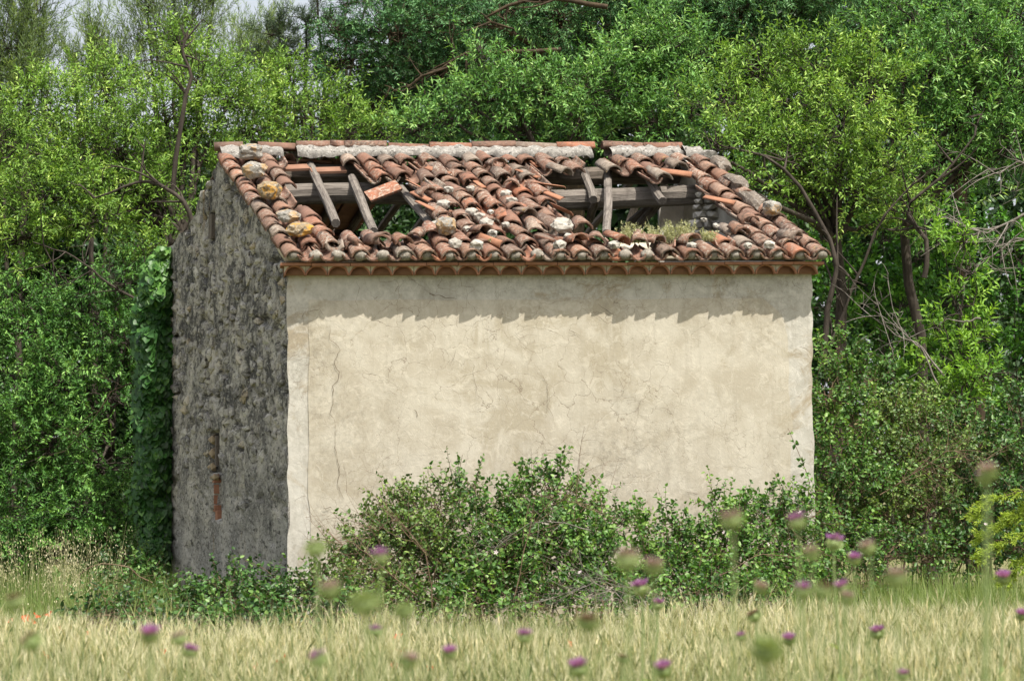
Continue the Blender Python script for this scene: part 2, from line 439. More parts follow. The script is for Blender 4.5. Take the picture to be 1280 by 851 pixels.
def front_pt(px, py, off=0.0):
    return ray_plane(px, py, H(0, 0, 0) + FN * off, FN) if off == 0 else ray_plane(px, py, Vector((A.x, A.y, 0)) + FN * off, FN)
def gable_pt(px, py, off=0.0):
    return ray_plane(px, py, Vector((A.x, A.y, 0)) + GN * off, GN)
house = empty("ruined_house", (A.x, A.y, 0))
tag(house, "ruined stone farm shed with a collapsed terracotta tile roof and plastered front", "house")
house.matrix_world
HINV = Matrix.Translation((-A.x, -A.y, 0))
def hpart(o, par=house):
    """parent while keeping world coordinates"""
    o.parent = par
    if par is house: o.matrix_parent_inverse = HINV
    return o
def sub(name, me, par, M):
    """sub-part placed with a world matrix under a part that itself sits at world identity"""
    o = bpy.data.objects.new(name, me); col.objects.link(o); o.parent = par
    o.matrix_basis = M
    return o

# --- front wall
def grid_faces(nu, nv):
    i = np.arange(nu * nv).reshape(nv, nu)
    return np.stack([i[:-1, :-1], i[:-1, 1:], i[1:, 1:], i[1:, :-1]], -1).reshape(-1, 4)
fn = np.array(FN)
def slab(mb, poly_fn, nu, nv, amp, sc, thick, seed, normal, extra=None):
    """rough outer face over (u,v) in 0..1 with a plain body behind it"""
    u, v = np.meshgrid(np.linspace(0, 1, nu), np.linspace(0, 1, nv))
    P = poly_fn(u.ravel(), v.ravel())
    off = fbm(P, sc, 5, seed) * amp
    if extra is not None: off = off + extra(u.ravel(), v.ravel(), P)
    V = P + normal * off[:, None]
    mb.add(V, grid_faces(nu, nv))
    ring = np.concatenate([np.arange(nu), np.arange(1, nv) * nu + nu - 1, (nv - 1) * nu + np.arange(nu - 2, -1, -1), np.arange(nv - 2, 0, -1) * nu])
    back = P[ring] - normal * thick
    R = np.concatenate([V[ring], back]); k = len(ring); i = np.arange(k); j = (i + 1) % k
    mb.add(R, np.stack([j, i, i + k, j + k], -1))
    return V
ZT = Z_WALL + .10
TH = .45
def front_poly(u, v):
    p = np.array([A.x, A.y, 0]) + np.outer(u, [FV.x, FV.y, 0])
    z = -.1 + v * (ZT + .1 + ZRAMP * u)
    chip = (vnoise(np.stack([u * 9, 0 * z, z], 1), 6, 5) ** 2 * .03) * ((u < .001) * 1.0 - (u > .999) * 1.0)
    p = p + np.outer(chip, np.array(es))
    return p + np.stack([0 * z, 0 * z, z], 1)
mb = MB(); slab(mb, front_poly, 150, 100, .010, 2.2, TH, 3, fn)
wf = hpart(mb.build("front_wall", MAT['plaster_band'], None, True))
# later beige coat of render, slightly proud, irregular border
uL = (front_pt(386, 500) - Vector((A.x, A.y, 0))).dot(es) / LEN
uR = (front_pt(988, 500) - Vector((A.x, A.y, 0))).dot(es) / LEN
zTop = front_pt(500, 375).z
def coat_poly(u, v):
    z = -.05 + v * (zTop + .05)
    # upper right corner rounded off
    k = np.clip((v - .86) / .14, 0, 1)
    right = uR - .052 * k ** 2.2
    wob = (vnoise(np.stack([0 * v, v * 0, z], 1), 5, 9) - .5) * .008
    uL_ = uL + (vnoise(np.stack([0 * v, v * 0, z], 1), 4, 19) - .5) * .006
    uu = uL_ + (right + wob - uL_) * u
    zz = z + (vnoise(np.stack([u * 20, 0 * u, 0 * u], 1), 1, 4) - .5) * .02 * (v > .99)
    p = np.array([A.x, A.y, 0]) + np.outer(uu, [FV.x, FV.y, 0]) + fn * (.007 + .013 * np.clip(np.minimum(u, 1 - u) / .06, 0, 1) * np.clip((1 - v) / .05, 0, 1))[:, None]
    return p + np.stack([0 * z, 0 * z, zz + ZRAMP * uu * v], 1)
mb = MB(); slab(mb, coat_poly, 140, 90, .010, 2.6, .03, 12, fn)
ct = mb.build("render_coat", MAT['plaster_coat'], None, True); ct.parent = wf
# main cracks and flakes as narrow dark fissures on the coat
def crack(pts, w, seed):
    rnd = random.Random(seed); P = [front_pt(x, y, .030) for x, y in pts]
    Q = []
    for a, b in zip(P[:-1], P[1:]):
        k = max(2, int((b - a).length / .035))
        for i in range(k):
            t = i / k; q = a.lerp(b, t) + Vector((es * rnd.uniform(-.008, .008))) + Vector((0, 0, rnd.uniform(-.008, .008)))
            Q.append(q)
    Q.append(P[-1])
    V = []; n = len(Q)
    for i, q in enumerate(Q):
        tng = (Q[min(i + 1, n - 1)] - Q[max(i - 1, 0)]).normalized(); sd = tng.cross(FN)
        ww = w * rnd.uniform(.25, 1.1) * (.25 + .75 * math.sin(math.pi * min(1, max(0.04, i / (n - 1)))))
        V += [q + sd * ww / 2, q - sd * ww / 2]
    m = MB(); m.add([tuple(v) for v in V], [[2 * i, 2 * i + 1, 2 * i + 3, 2 * i + 2] for i in range(n - 1)])
    o = m.build("crack", MAT['crack'], None); o.parent = wf
def z5(L): return [(340 + x / 3.544, 320 + y / 3.544) for x, y in L]
def z6(L): return [(660 + x / 2.503, 320 + y / 2.503) for x, y in L]
def z7(L): return [(360 + x / 2.56, 540 + y / 2.56) for x, y in L]
CR = [(z5([(237, 311), (258, 318), (252, 370), (280, 385), (300, 420), (275, 465), (282, 500), (300, 515), (290, 550), (270, 575), (272, 640), (258, 700), (272, 720), (283, 770), (275, 830)]), .014),
      (z7([(150, 0), (152, 60), (165, 120), (160, 170), (180, 215)]), .015), (z7([(110, 245), (135, 240), (145, 250)]), .02),
      (z5([(675, 148), (715, 175), (735, 172), (770, 185), (820, 190)]), .022), (z5([(370, 95), (385, 140), (372, 205), (385, 250)]), .007),
      (z5([(878, 460), (895, 490), (890, 530), (905, 580), (915, 630)]), .012), (z5([(1075, 340), (1105, 365), (1135, 350), (1175, 352)]), .009),
      (z5([(140, 292), (135, 265), (150, 245), (190, 240), (210, 238), (230, 262)]), .016), (z5([(78, 460), (95, 440), (118, 432)]), .016), (z5([(120, 462), (150, 450), (185, 455)]), .012),
      (z5([(490, 600), (520, 598), (555, 615)]), .008), (z5([(815, 395), (808, 450), (790, 475), (800, 500)]), .006), (z5([(860, 100), (865, 200), (862, 250)]), .006),
      (z5([(1160, 470), (1180, 520), (1215, 550), (1228, 640), (1215, 690), (1245, 740)]), .007), (z5([(630, 680), (645, 700), (640, 715)]), .02), (z5([(555, 712), (570, 712)]), .02),
      (z6([(125, 228), (142, 238), (165, 250)]), .018), (z6([(205, 180), (235, 200), (252, 212)]), .014), (z6([(220, 150), (240, 165), (270, 185)]), .012),
      (z6([(492, 737), (515, 742), (537, 743)]), .02), (z6([(20, 330), (60, 400), (62, 470), (80, 500), (85, 540)]), .008), (z6([(280, 455), (305, 445), (330, 440), (350, 462)]), .009),
      (z6([(270, 350), (300, 420), (290, 440)]), .006), (z6([(640, 560), (660, 555), (690, 540)]), .006), (z6([(845, 285), (870, 290), (880, 300)]), .014), (z6([(400, 470), (440, 480), (455, 500)]), .007),
      (z5([(440, 560), (500, 545), (555, 580), (600, 570)]), .006), (z5([(870, 690), (930, 690), (985, 660)]), .006)]
for i, (c, w) in enumerate(CR): crack(c, w * .42, i)

# --- left gable wall of rubble, dark with rain staining
prof = np.array([[0, Z_EAVE - .02], [.5, (Z_EAVE + Z_RIDGE) / 2 - .06], [1, Z_RIDGE - .10], [1.40, U(246, 252, 35.1).z], [1.46, U(242, 274, 35.3).z], [1.55, U(238, 276, 35.6).z], [1.8, U(220, 292, 36.5).z], [2.0, U(206, 312, 37.26).z]])
gn = np.array(GN)
def gable_poly(u, v):
    d = u * 2.0
    top = np.interp(d, prof[:, 0], prof[:, 1])
    top = top + (d > 1.38) * (vnoise(np.stack([d * 9, 0 * d, 0 * d], 1), 1, 2) - .5) * .16
    z = -.1 + v * (top + .1)
    p = np.array([A.x, A.y, 0]) + np.outer(d, [GH.x, GH.y, 0])
    return p + np.stack([0 * z, 0 * z, z], 1)
SL = [gable_pt(267, 540), gable_pt(271, 592), gable_pt(262, 645)]
def du(p): return ((p.xy - A).dot(GH) / GH.length_squared)
def rect_px(x0, y0, x1, y1):
    a = gable_pt(x0, y0); b = gable_pt(x1, y1); return min(du(a), du(b)), max(du(a), du(b)), min(a.z, b.z), max(a.z, b.z)
RECESS = [(rect_px(262, 540, 273, 590), .22), (rect_px(264, 590, 276, 650), .10), (rect_px(262, 268, 267, 300), .25)]
def gable_extra(u, v, P):
    d = u * 2; z = P[:, 2]
    Q = P * [.45, .45, 1.5]
    o = -.01 - np.abs(fbm(Q, 4.5, 4, 31)) * .04 + fbm(Q, 11, 3, 7) * .035 - .05 * np.clip((vnoise(Q, 7, 77) - .72) / .08, 0, 1)
    o *= np.interp(z, [.4, 1.8, 2.4], [.35, .6, 1.0])
    for (a, b, c, e), dep in RECESS:
        o -= dep * ((d > a) & (d < b) & (z > c) & (z < e))
    return o
mb = MB(); slab(mb, gable_poly, 230, 170, .02, 1.0, TH, 21, gn, gable_extra)
wg = hpart(mb.build("gable_wall", MAT['rubble'], None, False)); wg["label"] = "dark rain-streaked rubble gable wall"
# single stones standing proud of the old render
def rock_mesh(name, seed, sub, amp, mat, boxy=.0, smooth=False):
    bm = bmesh.new(); bmesh.ops.create_icosphere(bm, subdivisions=sub, radius=.5)
    for v in bm.verts:
        c = v.co.copy(); n = c.normalized()
        if boxy:
            m = max(abs(n.x), abs(n.y), abs(n.z)); c = c.lerp(n * .5 / m * .82, boxy)
        c += n * mnoise.noise(n * 1.7 + Vector((seed * 3.1, seed, 0))) * amp + n * mnoise.noise(n * 4 + Vector((seed, 7, seed * 2.))) * amp * .45
        v.co = c
    me = bpy.data.meshes.new(name); bm.to_mesh(me); bm.free(); me.materials.append(mat)
    if smooth:
        for p in me.polygons: p.use_smooth = True
    return me
STM = [rock_mesh("stone", 40 + i, 1, .26, MAT['stone'], .85) for i in range(8)]
rnd = random.Random(5)
cells = []
z = 1.15; row = 0
while z < 5.4:
    hgt = rnd.uniform(.09, .17)
    d = rnd.uniform(0, .08)
    while d < 1.98:
        wdt = rnd.uniform(.14, .5)
        dm = d + wdt / 2 / GH.length
        if z + hgt / 2 < np.interp(dm, prof[:, 0], prof[:, 1]) - .08 and rnd.random() < np.interp(z, [1.1, 2.2, 3.2, 5], [.10, .5, .75, .5]):
            if not any(a - .02 < dm < b + .02 and c - .1 < z + hgt / 2 < e + .1 for (a, b, c, e), _ in RECESS): cells.append((dm, z + hgt / 2, wdt, hgt))
        d += wdt / GH.length + .01
    z += hgt * .98
rnd.shuffle(cells); cells = cells[:290]
gdir = Vector((GH.x, GH.y, 0)).normalized()
for dm, zz, w, h in cells:
    M = Matrix((gdir, Vector((0, 0, 1)), GN)).transposed().to_4x4()
    p = H(0, dm, zz + rnd.uniform(-.07, .07), False) - GN * rnd.uniform(.034, .056)
    M = Matrix.Translation(p) @ M @ Matrix.Rotation(rnd.uniform(-.2, .2), 4, 'Z') @ Matrix.Diagonal((w * 1.0, h * rnd.uniform(.7, 1.5), rnd.uniform(.13, .2), 1))
    sub("stone", rnd.choice(STM), wg, M)
# brick blocking of the loophole
BRM = bpy.data.meshes.new("brick")
v, f = box_vf((0, 0, 0), 1, 1, 1); BRM.from_pydata([tuple(x) for x in v], [], f); BRM.materials.append(MAT['tile_clean'])
Mg = Matrix((gdir, Vector((0, 0, 1)), GN)).transposed().to_4x4()
for (x, y, w, h) in [(271, 598, .12, .11), (271, 611, .12, .11), (271, 624, .11, .11), (272, 635, .12, .08), (262, 645, .22, .10), (268, 649, .16, .07), (275, 644, .14, .12)]:
    sub("brick", BRM, wg, Matrix.Translation(gable_pt(x, y, -.075)) @ Mg @ Matrix.Rotation(rnd.uniform(-.08, .08), 4, 'Z') @ Matrix.Diagonal((w, h, .09, 1)))
LNM = BRM.copy(); LNM.materials[0] = MAT['wood_dark']  # dark boxes set in the slits to stand for the shade inside
sub("slit_shade", LNM, wg, Matrix.Translation(gable_pt(265, 283, -.02)) @ Mg @ Matrix.Rotation(.06, 4, 'Z') @ Matrix.Diagonal((.20, .30, .05, 1)))
sub("slit_shade", LNM, wg, Matrix.Translation(gable_pt(272, 563, -.03)) @ Mg @ Matrix.Diagonal((.08, .36, .05, 1)))
JBM = rock_mesh("jamb_stone", 77, 1, .2, simple_mat("jamb_ochre", (.22, .17, .115), (.40, .32, .22), 9, .95), .8)
for x_, y_, w_, h_ in [(266, 549, .32, .15), (266, 566, .36, .17), (265, 583, .36, .15), (268, 596, .42, .10)]:
    sub("jamb_stone", JBM, wg, Matrix.Translation(gable_pt(x_, y_, -.05)) @ Mg @ Matrix.Diagonal((w_, h_, .13, 1)))
# --- right gable and back wall (mostly hidden)
bn = -fn
def right_poly(u, v):
    d = u * 2.0
    top = np.interp(d, [0, 1, 1.08, 1.25, 2], [Z_EAVE - .02, Z_RIDGE - .10, Z_RIDGE - .5, 3.6, 3.3]) + ZRAMP
    z = -.1 + v * (top + .1)
    p = np.array([Bc.x, Bc.y, 0]) + np.outer(d, [GH.x, GH.y, 0])
    return p + np.stack([0 * z, 0 * z, z], 1)
mb = MB(); slab(mb, lambda u, v: right_poly(.985 - u * .96, v), 60, 50, .06, 1.6, .02, 4, -gn)
slab(mb, lambda u, v: right_poly(.06 + u * .92, v) + gn * .14, 90, 80, .14, 2.4, .02, 6, gn)
hpart(mb.build("gable_wall", MAT['inner'], None, False))
def back_poly(u, v):
    p = np.array([A.x + 2 * GH.x, A.y + 2 * GH.y, 0]) + np.outer(1 - u, [FV.x, FV.y, 0])
    z = -.1 + v * (Z_BACK + .05)
    return p + np.stack([0 * z, 0 * z, z], 1)
mb = MB(); slab(mb, back_poly, 60, 40, .05, 1.6, TH, 8, bn)
hpart(mb.build("back_wall", MAT['rubble'], None, False))

# --- cornice of arched tiles under a flat course
def arc_tile(name, L, w0, w1, h0, h1, th, seg, mat, broken=0.0, seed=0, jit=.0):
    """barrel tile: x across, y from its lower end (0) to its upper end (L), z up"""
    rnd = random.Random(seed); V = []; F = []
    def ring(y, w, h, br):
        o = []
        for k in range(seg + 1):
            a = math.pi * k / seg
            yy = y + (br * rnd.uniform(-1, .15) if br else 0)
            o.append((math.cos(a) * w / 2 + rnd.uniform(-jit, jit), yy, math.sin(a) * h + rnd.uniform(-jit, jit)))
        return o
    o0 = ring(0, w0, h0, 0); o1 = ring(L, w1, h1, broken)
    i0 = [(x * (1 - 2 * th / w0), y, max(0, z - th)) for x, y, z in o0]
    i1 = [(x * (1 - 2 * th / w1), y, max(0, z - th)) for x, y, z in o1]
    V = o0 + o1 + i0 + i1; n = seg + 1
    for k in range(seg):
        F += [(k, k + 1, n + k + 1, n + k), (2 * n + k + 1, 2 * n + k, 3 * n + k, 3 * n + k + 1), (k + 1, k, 2 * n + k, 2 * n + k + 1), (n + k, n + k + 1, 3 * n + k + 1, 3 * n + k)]
    F += [(0, n, 3 * n, 2 * n), (n - 1, 3 * n - 1, 4 * n - 1, 2 * n - 1)]
    me = bpy.data.meshes.new(name); me.from_pydata(V, [], F); me.materials.append(mat)
    for i, p in enumerate(me.polygons): p.use_smooth = (i < seg * 4 and i % 4 in (0, 1))
    me.update(); return me
corn = MB()
NT_ = 25; PIT = (LEN + .06) / NT_
zc = Z_WALL; zt = Z_EAVE - .055
for i in range(2):       # mortar body behind the arches, then the bed on which the roof tiles lie
    pass
def bar(mb, s0, s1, o0, o1, z0, z1):
    """block along the front: s metres, o metres outward from the wall face"""
    V = []
    for s in (s0, s1):
        for o in (o0, o1):
            for z in (z0, z1):
                p = Vector((A.x, A.y, 0)) + es * s + FN * o; V.append((p.x, p.y, z + ZRAMP * s / LEN))
    mb.add(V, [[0, 1, 3, 2], [4, 6, 7, 5], [0, 4, 5, 1], [2, 3, 7, 6], [0, 2, 6, 4], [1, 5, 7, 3]])
bar(corn, -.03, LEN + .04, -.30, .085, zc + .012, zt)
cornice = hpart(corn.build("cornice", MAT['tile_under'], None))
CT = [arc_tile("cornice_tile", .36, PIT * 1.0, PIT * .95, .105, .10, .012, 8, MAT['tile_clean'], 0, i, .004) for i in range(4)]
rnd = random.Random(11)
CM = Matrix((es, -FN, Vector((0, 0, 1)))).transposed().to_4x4()
for i in range(NT_):
    s = -.03 + (i + .5) * PIT
    p = Vector((A.x, A.y, 0)) + es * s + FN * rnd.uniform(.145, .16); p.z = zc + .006 + ZRAMP * s / LEN
    sub("cornice_tile", CT[i % 4], cornice, Matrix.Translation(p) @ CM @ Matrix.Rotation(rnd.uniform(-.03, .03), 4, 'Y'))
FLM = bpy.data.meshes.new("flat_tile"); v, f = box_vf((0, 0, 0), 1, 1, 1); FLM.from_pydata([tuple(x) for x in v], [], f); FLM.materials.append(MAT['tile_clean'])
s = -.07
while s < LEN + .05:
    w = rnd.uniform(.33, .42); w = min(w, LEN + .09 - s)
    p = Vector((A.x, A.y, 0)) + es * (s + w / 2) + FN * (.0 + rnd.uniform(-.004, .006)); p.z = zt + .018 + ZRAMP * (s + w / 2) / LEN + rnd.uniform(-.003, .003)
    sub("flat_tile", FLM, cornice, Matrix.Translation(p) @ CM @ Matrix.Rotation(rnd.uniform(-.01, .01), 4, 'Y') @ Matrix.Diagonal((w - .006, .42, .03, 1)))
    s += w
# fill of mortar above each arch (spandrels) sits on the cornice body
mb = MB()
for i in range(NT_):
    sc_ = -.03 + (i + .5) * PIT; top = []; bot = []
    for k in range(9):
        a = math.pi * k / 8; ss = sc_ - math.cos(a) * PIT * .49; zb = zc + .004 + math.sin(a) * .104
        for o_ in (.146 + .004 * math.sin(i * 3 + k), .02):
            p = Vector((A.x, A.y, 0)) + es * ss + FN * o_
            bot.append((p.x, p.y, zb + ZRAMP * ss / LEN)); top.append((p.x, p.y, zt + .002 + ZRAMP * ss / LEN))
    V = bot + top; n_ = 18
    mb.add(V, [[2 * k, 2 * k + 2, n_ + 2 * k + 2, n_ + 2 * k] for k in range(8)] + [[2 * k + 1, 2 * k + 3, 2 * k + 2, 2 * k] for k in range(8)])
o = mb.build("mortar_bed", MAT['mortar_pale'], None); o.parent = cornice

# --- roof
roof = empty("roof"); hpart(roof)
roof.matrix_parent_inverse = HINV
Z0 = Z_EAVE + .055                      # roof bed at the wall face
up3 = Vector((GH.x, GH.y, Z_RIDGE - .16 - Z0)); SLOPE = up3.length; et = up3 / SLOPE
en = es.cross(et).normalized(); el = et.cross(en).normalized()
if en.z < 0: en = -en
el = et.cross(en)
RM = Matrix((el, et, en)).transposed().to_4x4()
def roof_at(s, q, h=0.0):
    """s metres along the eave, q metres up the slope from the wall face"""
    p = Vector((A.x, A.y, Z0 + ZRAMP * s / LEN)) + es * s + et * q + en * h
    return p
def roof_px(px, py, h=0.0):
    return ray_plane(px, py, roof_at(LEN / 2, 0, h), en)
def clampq(p, h, qmin):
    s = (p - roof_at(0, 0, 0)).dot(es); q = (p - roof_at(s, 0, h)).dot(et)
    return p if q >= qmin else roof_at(s + q * es.dot(et), qmin, h)
upb = Vector((GH.x, GH.y, Z_BACK - Z_RIDGE + .16)); etb = -(upb.normalized()); enb = etb.cross(es).normalized()
if enb.z < 0: enb = -enb
elb = etb.cross(enb)
RBM = Matrix((elb, etb, enb)).transposed().to_4x4()
ridge0 = roof_at(0, SLOPE)
def back_at(s, q, h=0.0):
    return ridge0 + Vector((0, 0, ZRAMP * s / LEN)) + es * s - etb * q + enb * h
def inpoly(x, y, poly):
    r = False; n = len(poly)
    for i in range(n):
        x0, y0 = poly[i]; x1, y1 = poly[i - 1]
        if (y0 > y) != (y1 > y) and x < (x1 - x0) * (y - y0) / (y1 - y0) + x0: r = not r
    return r
HOLE1 = [(349, 198), (372, 196), (428, 200), (436, 224), (500, 227), (516, 236), (542, 262), (540, 282), (510, 294), (415, 294), (396, 280), (366, 246)]
HOLE2 = [(676, 222), (726, 221), (728, 186), (753, 186), (758, 214), (800, 224), (842, 230), (836, 205), (866, 210), (880, 236), (912, 264), (903, 288), (872, 305), (782, 306), (742, 294), (706, 280), (690, 255)]
def holed(s, q):
    for dq in (.05, .23, .36):
        x, y = PX(roof_at(s, q + dq, .08))
        if inpoly(x, y, HOLE1) or inpoly(x, y, HOLE2): return True
    return False
TL = .46; EXP = .345
COV = [arc_tile("roof_tile", TL, .215, .165, .088, .072, .015, 7, MAT['tile'], 0, 100 + i, .004) for i in range(5)] + [arc_tile("roof_tile", TL * .8, .215, .172, .088, .074, .015, 7, MAT['tile'], .10, 120 + i, .005) for i in range(3)]
CHN = [arc_tile("channel_tile", TL, .17, .215, .072, .088, .015, 7, MAT['tile'], 0, 140 + i, .004) for i in range(3)] + [arc_tile("channel_tile", TL * .8, .17, .21, .072, .086, .015, 7, MAT['tile'], .10, 150 + i, .004) for i in range(2)]
FLIP = Matrix.Rotation(math.pi, 4, 'Y')
rnd = random.Random(77)
NC = 25; P2 = (LEN - .02) / (NC - 1)
ncr = int((SLOPE + .2) / EXP) + 1
cover_pts = []
for i in range(NC):
    sag = 0
    for j in range(ncr):
        q = -.29 + j * EXP
        if q > SLOPE - .40: continue
        qm = q + .24
        # channel
        s = .03 + (i + .5) * P2
        pm = roof_at(s, qm, .05); x, y = PX(pm)
        hole = holed(s, q)
        near = j == 0
        centre = 500 < x < 720 and y < 300
        mess = .35 if j < 3 else (.6 if centre else .35)
        if 400 < x < 900 and j == 2: mess = 1.0
        if x < 400 or x > 930: mess = .18
        if near: mess = .12
        if i < NC - 1 and not hole and not (mess > .9 and rnd.random() < .25):
            lift = .010
            M = Matrix.Translation(roof_at(s + rnd.gauss(0, .012) * mess * 2, q + (rnd.gauss(0, .05) * mess if j else rnd.uniform(-.025, .03)), .098 + lift + rnd.random() * .03 * mess)) @ RM
            M = M @ Matrix.Rotation(rnd.gauss(0, .10) * mess, 4, 'Z') @ Matrix.Rotation(-.035 + rnd.gauss(0, .04) * mess, 4, 'X') @ Matrix.Rotation(rnd.gauss(0, .10) * mess, 4, 'Y') @ FLIP
            sub("channel_tile", rnd.choice(CHN[:3] if (near or rnd.random() > mess * .5) else CHN[3:]), roof, M)
        # cover
        s = .03 + i * P2
        pm = roof_at(s, qm, .10); x, y = PX(pm)
        hole = holed(s, q)
        drop = 0.04
        if near: drop = .2 if 380 < x < 980 else .03
        elif j in (1, 2) and 400 < x < 960: drop = .16
        elif centre: drop = .15
        if 770 < x < 880 and j < 3: drop = .38
        if hole or rnd.random() < drop: continue
        dx = rnd.gauss(0, .018) * mess * 2; dq = rnd.gauss(0, .07) * mess
        M = Matrix.Translation(roof_at(s + dx, q + .012 + dq, .062 + .012 + abs(rnd.gauss(0, .035)) * mess)) @ RM
        M = M @ Matrix.Rotation(rnd.gauss(0, .13) * mess, 4, 'Z') @ Matrix.Rotation(-.04 + rnd.gauss(0, .06) * mess, 4, 'X') @ Matrix.Rotation(rnd.gauss(0, .14) * mess, 4, 'Y')
        sub("roof_tile", rnd.choice(COV[:5] if rnd.random() > mess * .45 else COV[5:]), roof, M)
        cover_pts.append((x, y))
# slipped and broken tiles lying across the others
JUMB = [(450, 304, .5), (480, 303, -.7), (505, 306, .3), (420, 302, -.4), (655, 268, .6), (575, 215, -.5), (545, 228, .35), (530, 242, .55), (690, 296, .9), (905, 301, -.3), (985, 296, 1.2), (770, 300, .7), (800, 312, -.5), (815, 310, .9),
        (835, 312, -.8), (860, 314, .6), (745, 300, -.5), (720, 305, .4), (600, 290, .6), (555, 276, -.2), (620, 205, .2), (700, 215, .7), (640, 232, -.6), (922, 288, .2), (935, 275, -.15), (845, 208, .25), (470, 300, 1.1), (520, 296, -1.0), (500, 308, .2)]
for x, y, a in JUMB:
    p = clampq(roof_px(x, y, .16), .16, .05)
    a = a * .55
    M = Matrix.Translation(p) @ RM @ Matrix.Rotation(a, 4, 'Z') @ Matrix.Rotation(rnd.gauss(-.05, .12), 4, 'X') @ Matrix.Rotation(rnd.gauss(0, .25), 4, 'Y')
    if rnd.random() < .25: M = M @ FLIP
    o = sub("roof_tile", rnd.choice(COV), roof, M @ Matrix.Translation((0, -.13, 0)) @ Matrix.Diagonal((1, rnd.uniform(.5, .8), 1, 1)))
# long red edge fragments beside the collapsed patch
SHARD = arc_tile("tile_shard", .42, .09, .08, .02, .018, .012, 3, MAT['tile_clean'], .05, 3, .003)
for x, y, a in [(520, 232, .25), (527, 246, .3), (533, 258, .28), (548, 214, .5), (690, 244, .35), (702, 262, .3), (686, 232, .9), (660, 218, .4), (598, 230, .1), (845, 216, .9), (900, 250, .7), (612, 300, .4)]:
    sub("tile_shard", SHARD, roof, Matrix.Translation(roof_px(x, y, .15)) @ RM @ Matrix.Rotation(a, 4, 'Z') @ Matrix.Rotation(rnd.gauss(0, .5), 4, 'Y') @ Matrix.Translation((0, -.2, 0)))
# mortar plugs closing the cover tiles along the eave
PLG = [rock_mesh("mortar_plug", 60 + i, 2, .14, MAT['plug'], .1, True) for i in range(4)]
for i in range(NC):
    s = .03 + i * P2
    if rnd.random() < .92:
        sub("mortar_plug", rnd.choice(PLG), roof, Matrix.Translation(roof_at(s, -.22 + rnd.uniform(-.01, .02), .085)) @ RM @ Matrix.Diagonal((.15, .13, .12, 1)))
# bed of the roof above the walls, so that the eave is not hollow
mb = MB()
def roof_slab(mb, s0, s1, q0, q1, h0, h1):
    V = [tuple(roof_at(s, q, h)) for s in (s0, s1) for q in (q0, q1) for h in (h0, h1)]
    mb.add(V, [[0, 1, 3, 2], [4, 6, 7, 5], [0, 4, 5, 1], [2, 3, 7, 6], [0, 2, 6, 4], [1, 5, 7, 3]])
roof_slab(mb, -.02, LEN + .04, -.04, .48, -.04, .015)
o = mb.build("eave_bed", MAT['mortar_pale'], None); o.parent = roof
# ridge: mortar bed with ragged lower edge, then ridge tiles
def ridge_mortar(s0, s1, seed):
    nu = max(6, int((s1 - s0) / .035)); nv = 12
    V = []
    for j in range(nv):
        a = j / (nv - 1) * math.pi
        for i in range(nu):
            s = s0 + (s1 - s0) * i / (nu - 1)
            low = .20 + .11 * (mnoise.noise(Vector((s * 3.1, seed, 0))) ) + .05 * mnoise.noise(Vector((s * 11, seed, 3)))
            c = math.cos(a); hh = math.sin(a)
            p = roof_at(s, SLOPE) + Vector((0, 0, -.02))
            if c >= 0: p = p - et * low * c + en * (.09 * hh ** .6 + .12)
            else: p = p + etb * low * .7 * c * 1.0 + enb * (.09 * hh ** .6 + .12)
            n = mnoise.noise(p * 9) * .03 + mnoise.noise(p * 24) * .018
            p = p + Vector((0, -.3, 1)).normalized() * n
            V.append(tuple(p))
    m = MB(); m.add(V, grid_faces(nu, nv))
    o = m.build("ridge_mortar", MAT['mortar'], None); o.parent = roof
def s_of(px): return (roof_px(px, 184, .1) - roof_at(0, SLOPE)).dot(es)
for a, b in ((274, 350), (368, 732), (756, 842), (846, 868)): ridge_mortar(s_of(a), s_of(b), a)
RT = [arc_tile("ridge_tile", .48, .24, .20, .10, .09, .016, 8, MAT['tile_ridge'], 0, 160 + i, .003) for i in range(3)]
xs = [270, 318, 368, 425, 432, 485, 536, 585, 640, 692, 750, 800]
RX = [(268, 302), (322, 368), (370, 412), (412, 430), (430, 480), (484, 534), (535, 586), (588, 640), (641, 694), (693, 738), (749, 800), (800, 846)]
EM = Matrix((Vector((0, 0, 1)).cross(es), es, Vector((0, 0, 1)))).transposed().to_4x4()
for x0, x1 in RX:
    a = s_of(x0); b = s_of(x1)
    p = roof_at(a, SLOPE) + Vector((0, 0, .135 + rnd.uniform(-.02, .022)))
    sub("ridge_tile", rnd.choice(RT), roof, Matrix.Translation(p) @ EM @ Matrix.Rotation(rnd.gauss(0, .012), 4, 'Z') @ Matrix.Rotation(rnd.gauss(.01, .03), 4, 'X') @ Matrix.Diagonal((1, (b - a + .02) / .48, 1, 1)))
# broken grey stub of the ridge at its right end
for x, w in ((856, .26), (880, .2)):
    sub("ridge_mortar_lump", rock_mesh("ridge_mortar_lump", x, 2, .2, MAT['mortar'], .5), roof, Matrix.Translation(roof_at(s_of(x), SLOPE) + Vector((0, 0, .06))) @ EM @ Matrix.Diagonal((.22, w * 1.3, .16, 1)))
# verge tiles: left and right edge columns already laid; grey mortar along the right verge
for k, (x, y, l) in enumerate([(900, 205, .5), (920, 228, .55), (940, 250, .6)]):
    sub("verge_mortar", rock_mesh("verge_mortar", 70 + k, 2, .18, MAT['verge'], .5), roof, Matrix.Translation(roof_px(x, y, .15)) @ RM @ Matrix.Diagonal((.22, l, .17, 1)))
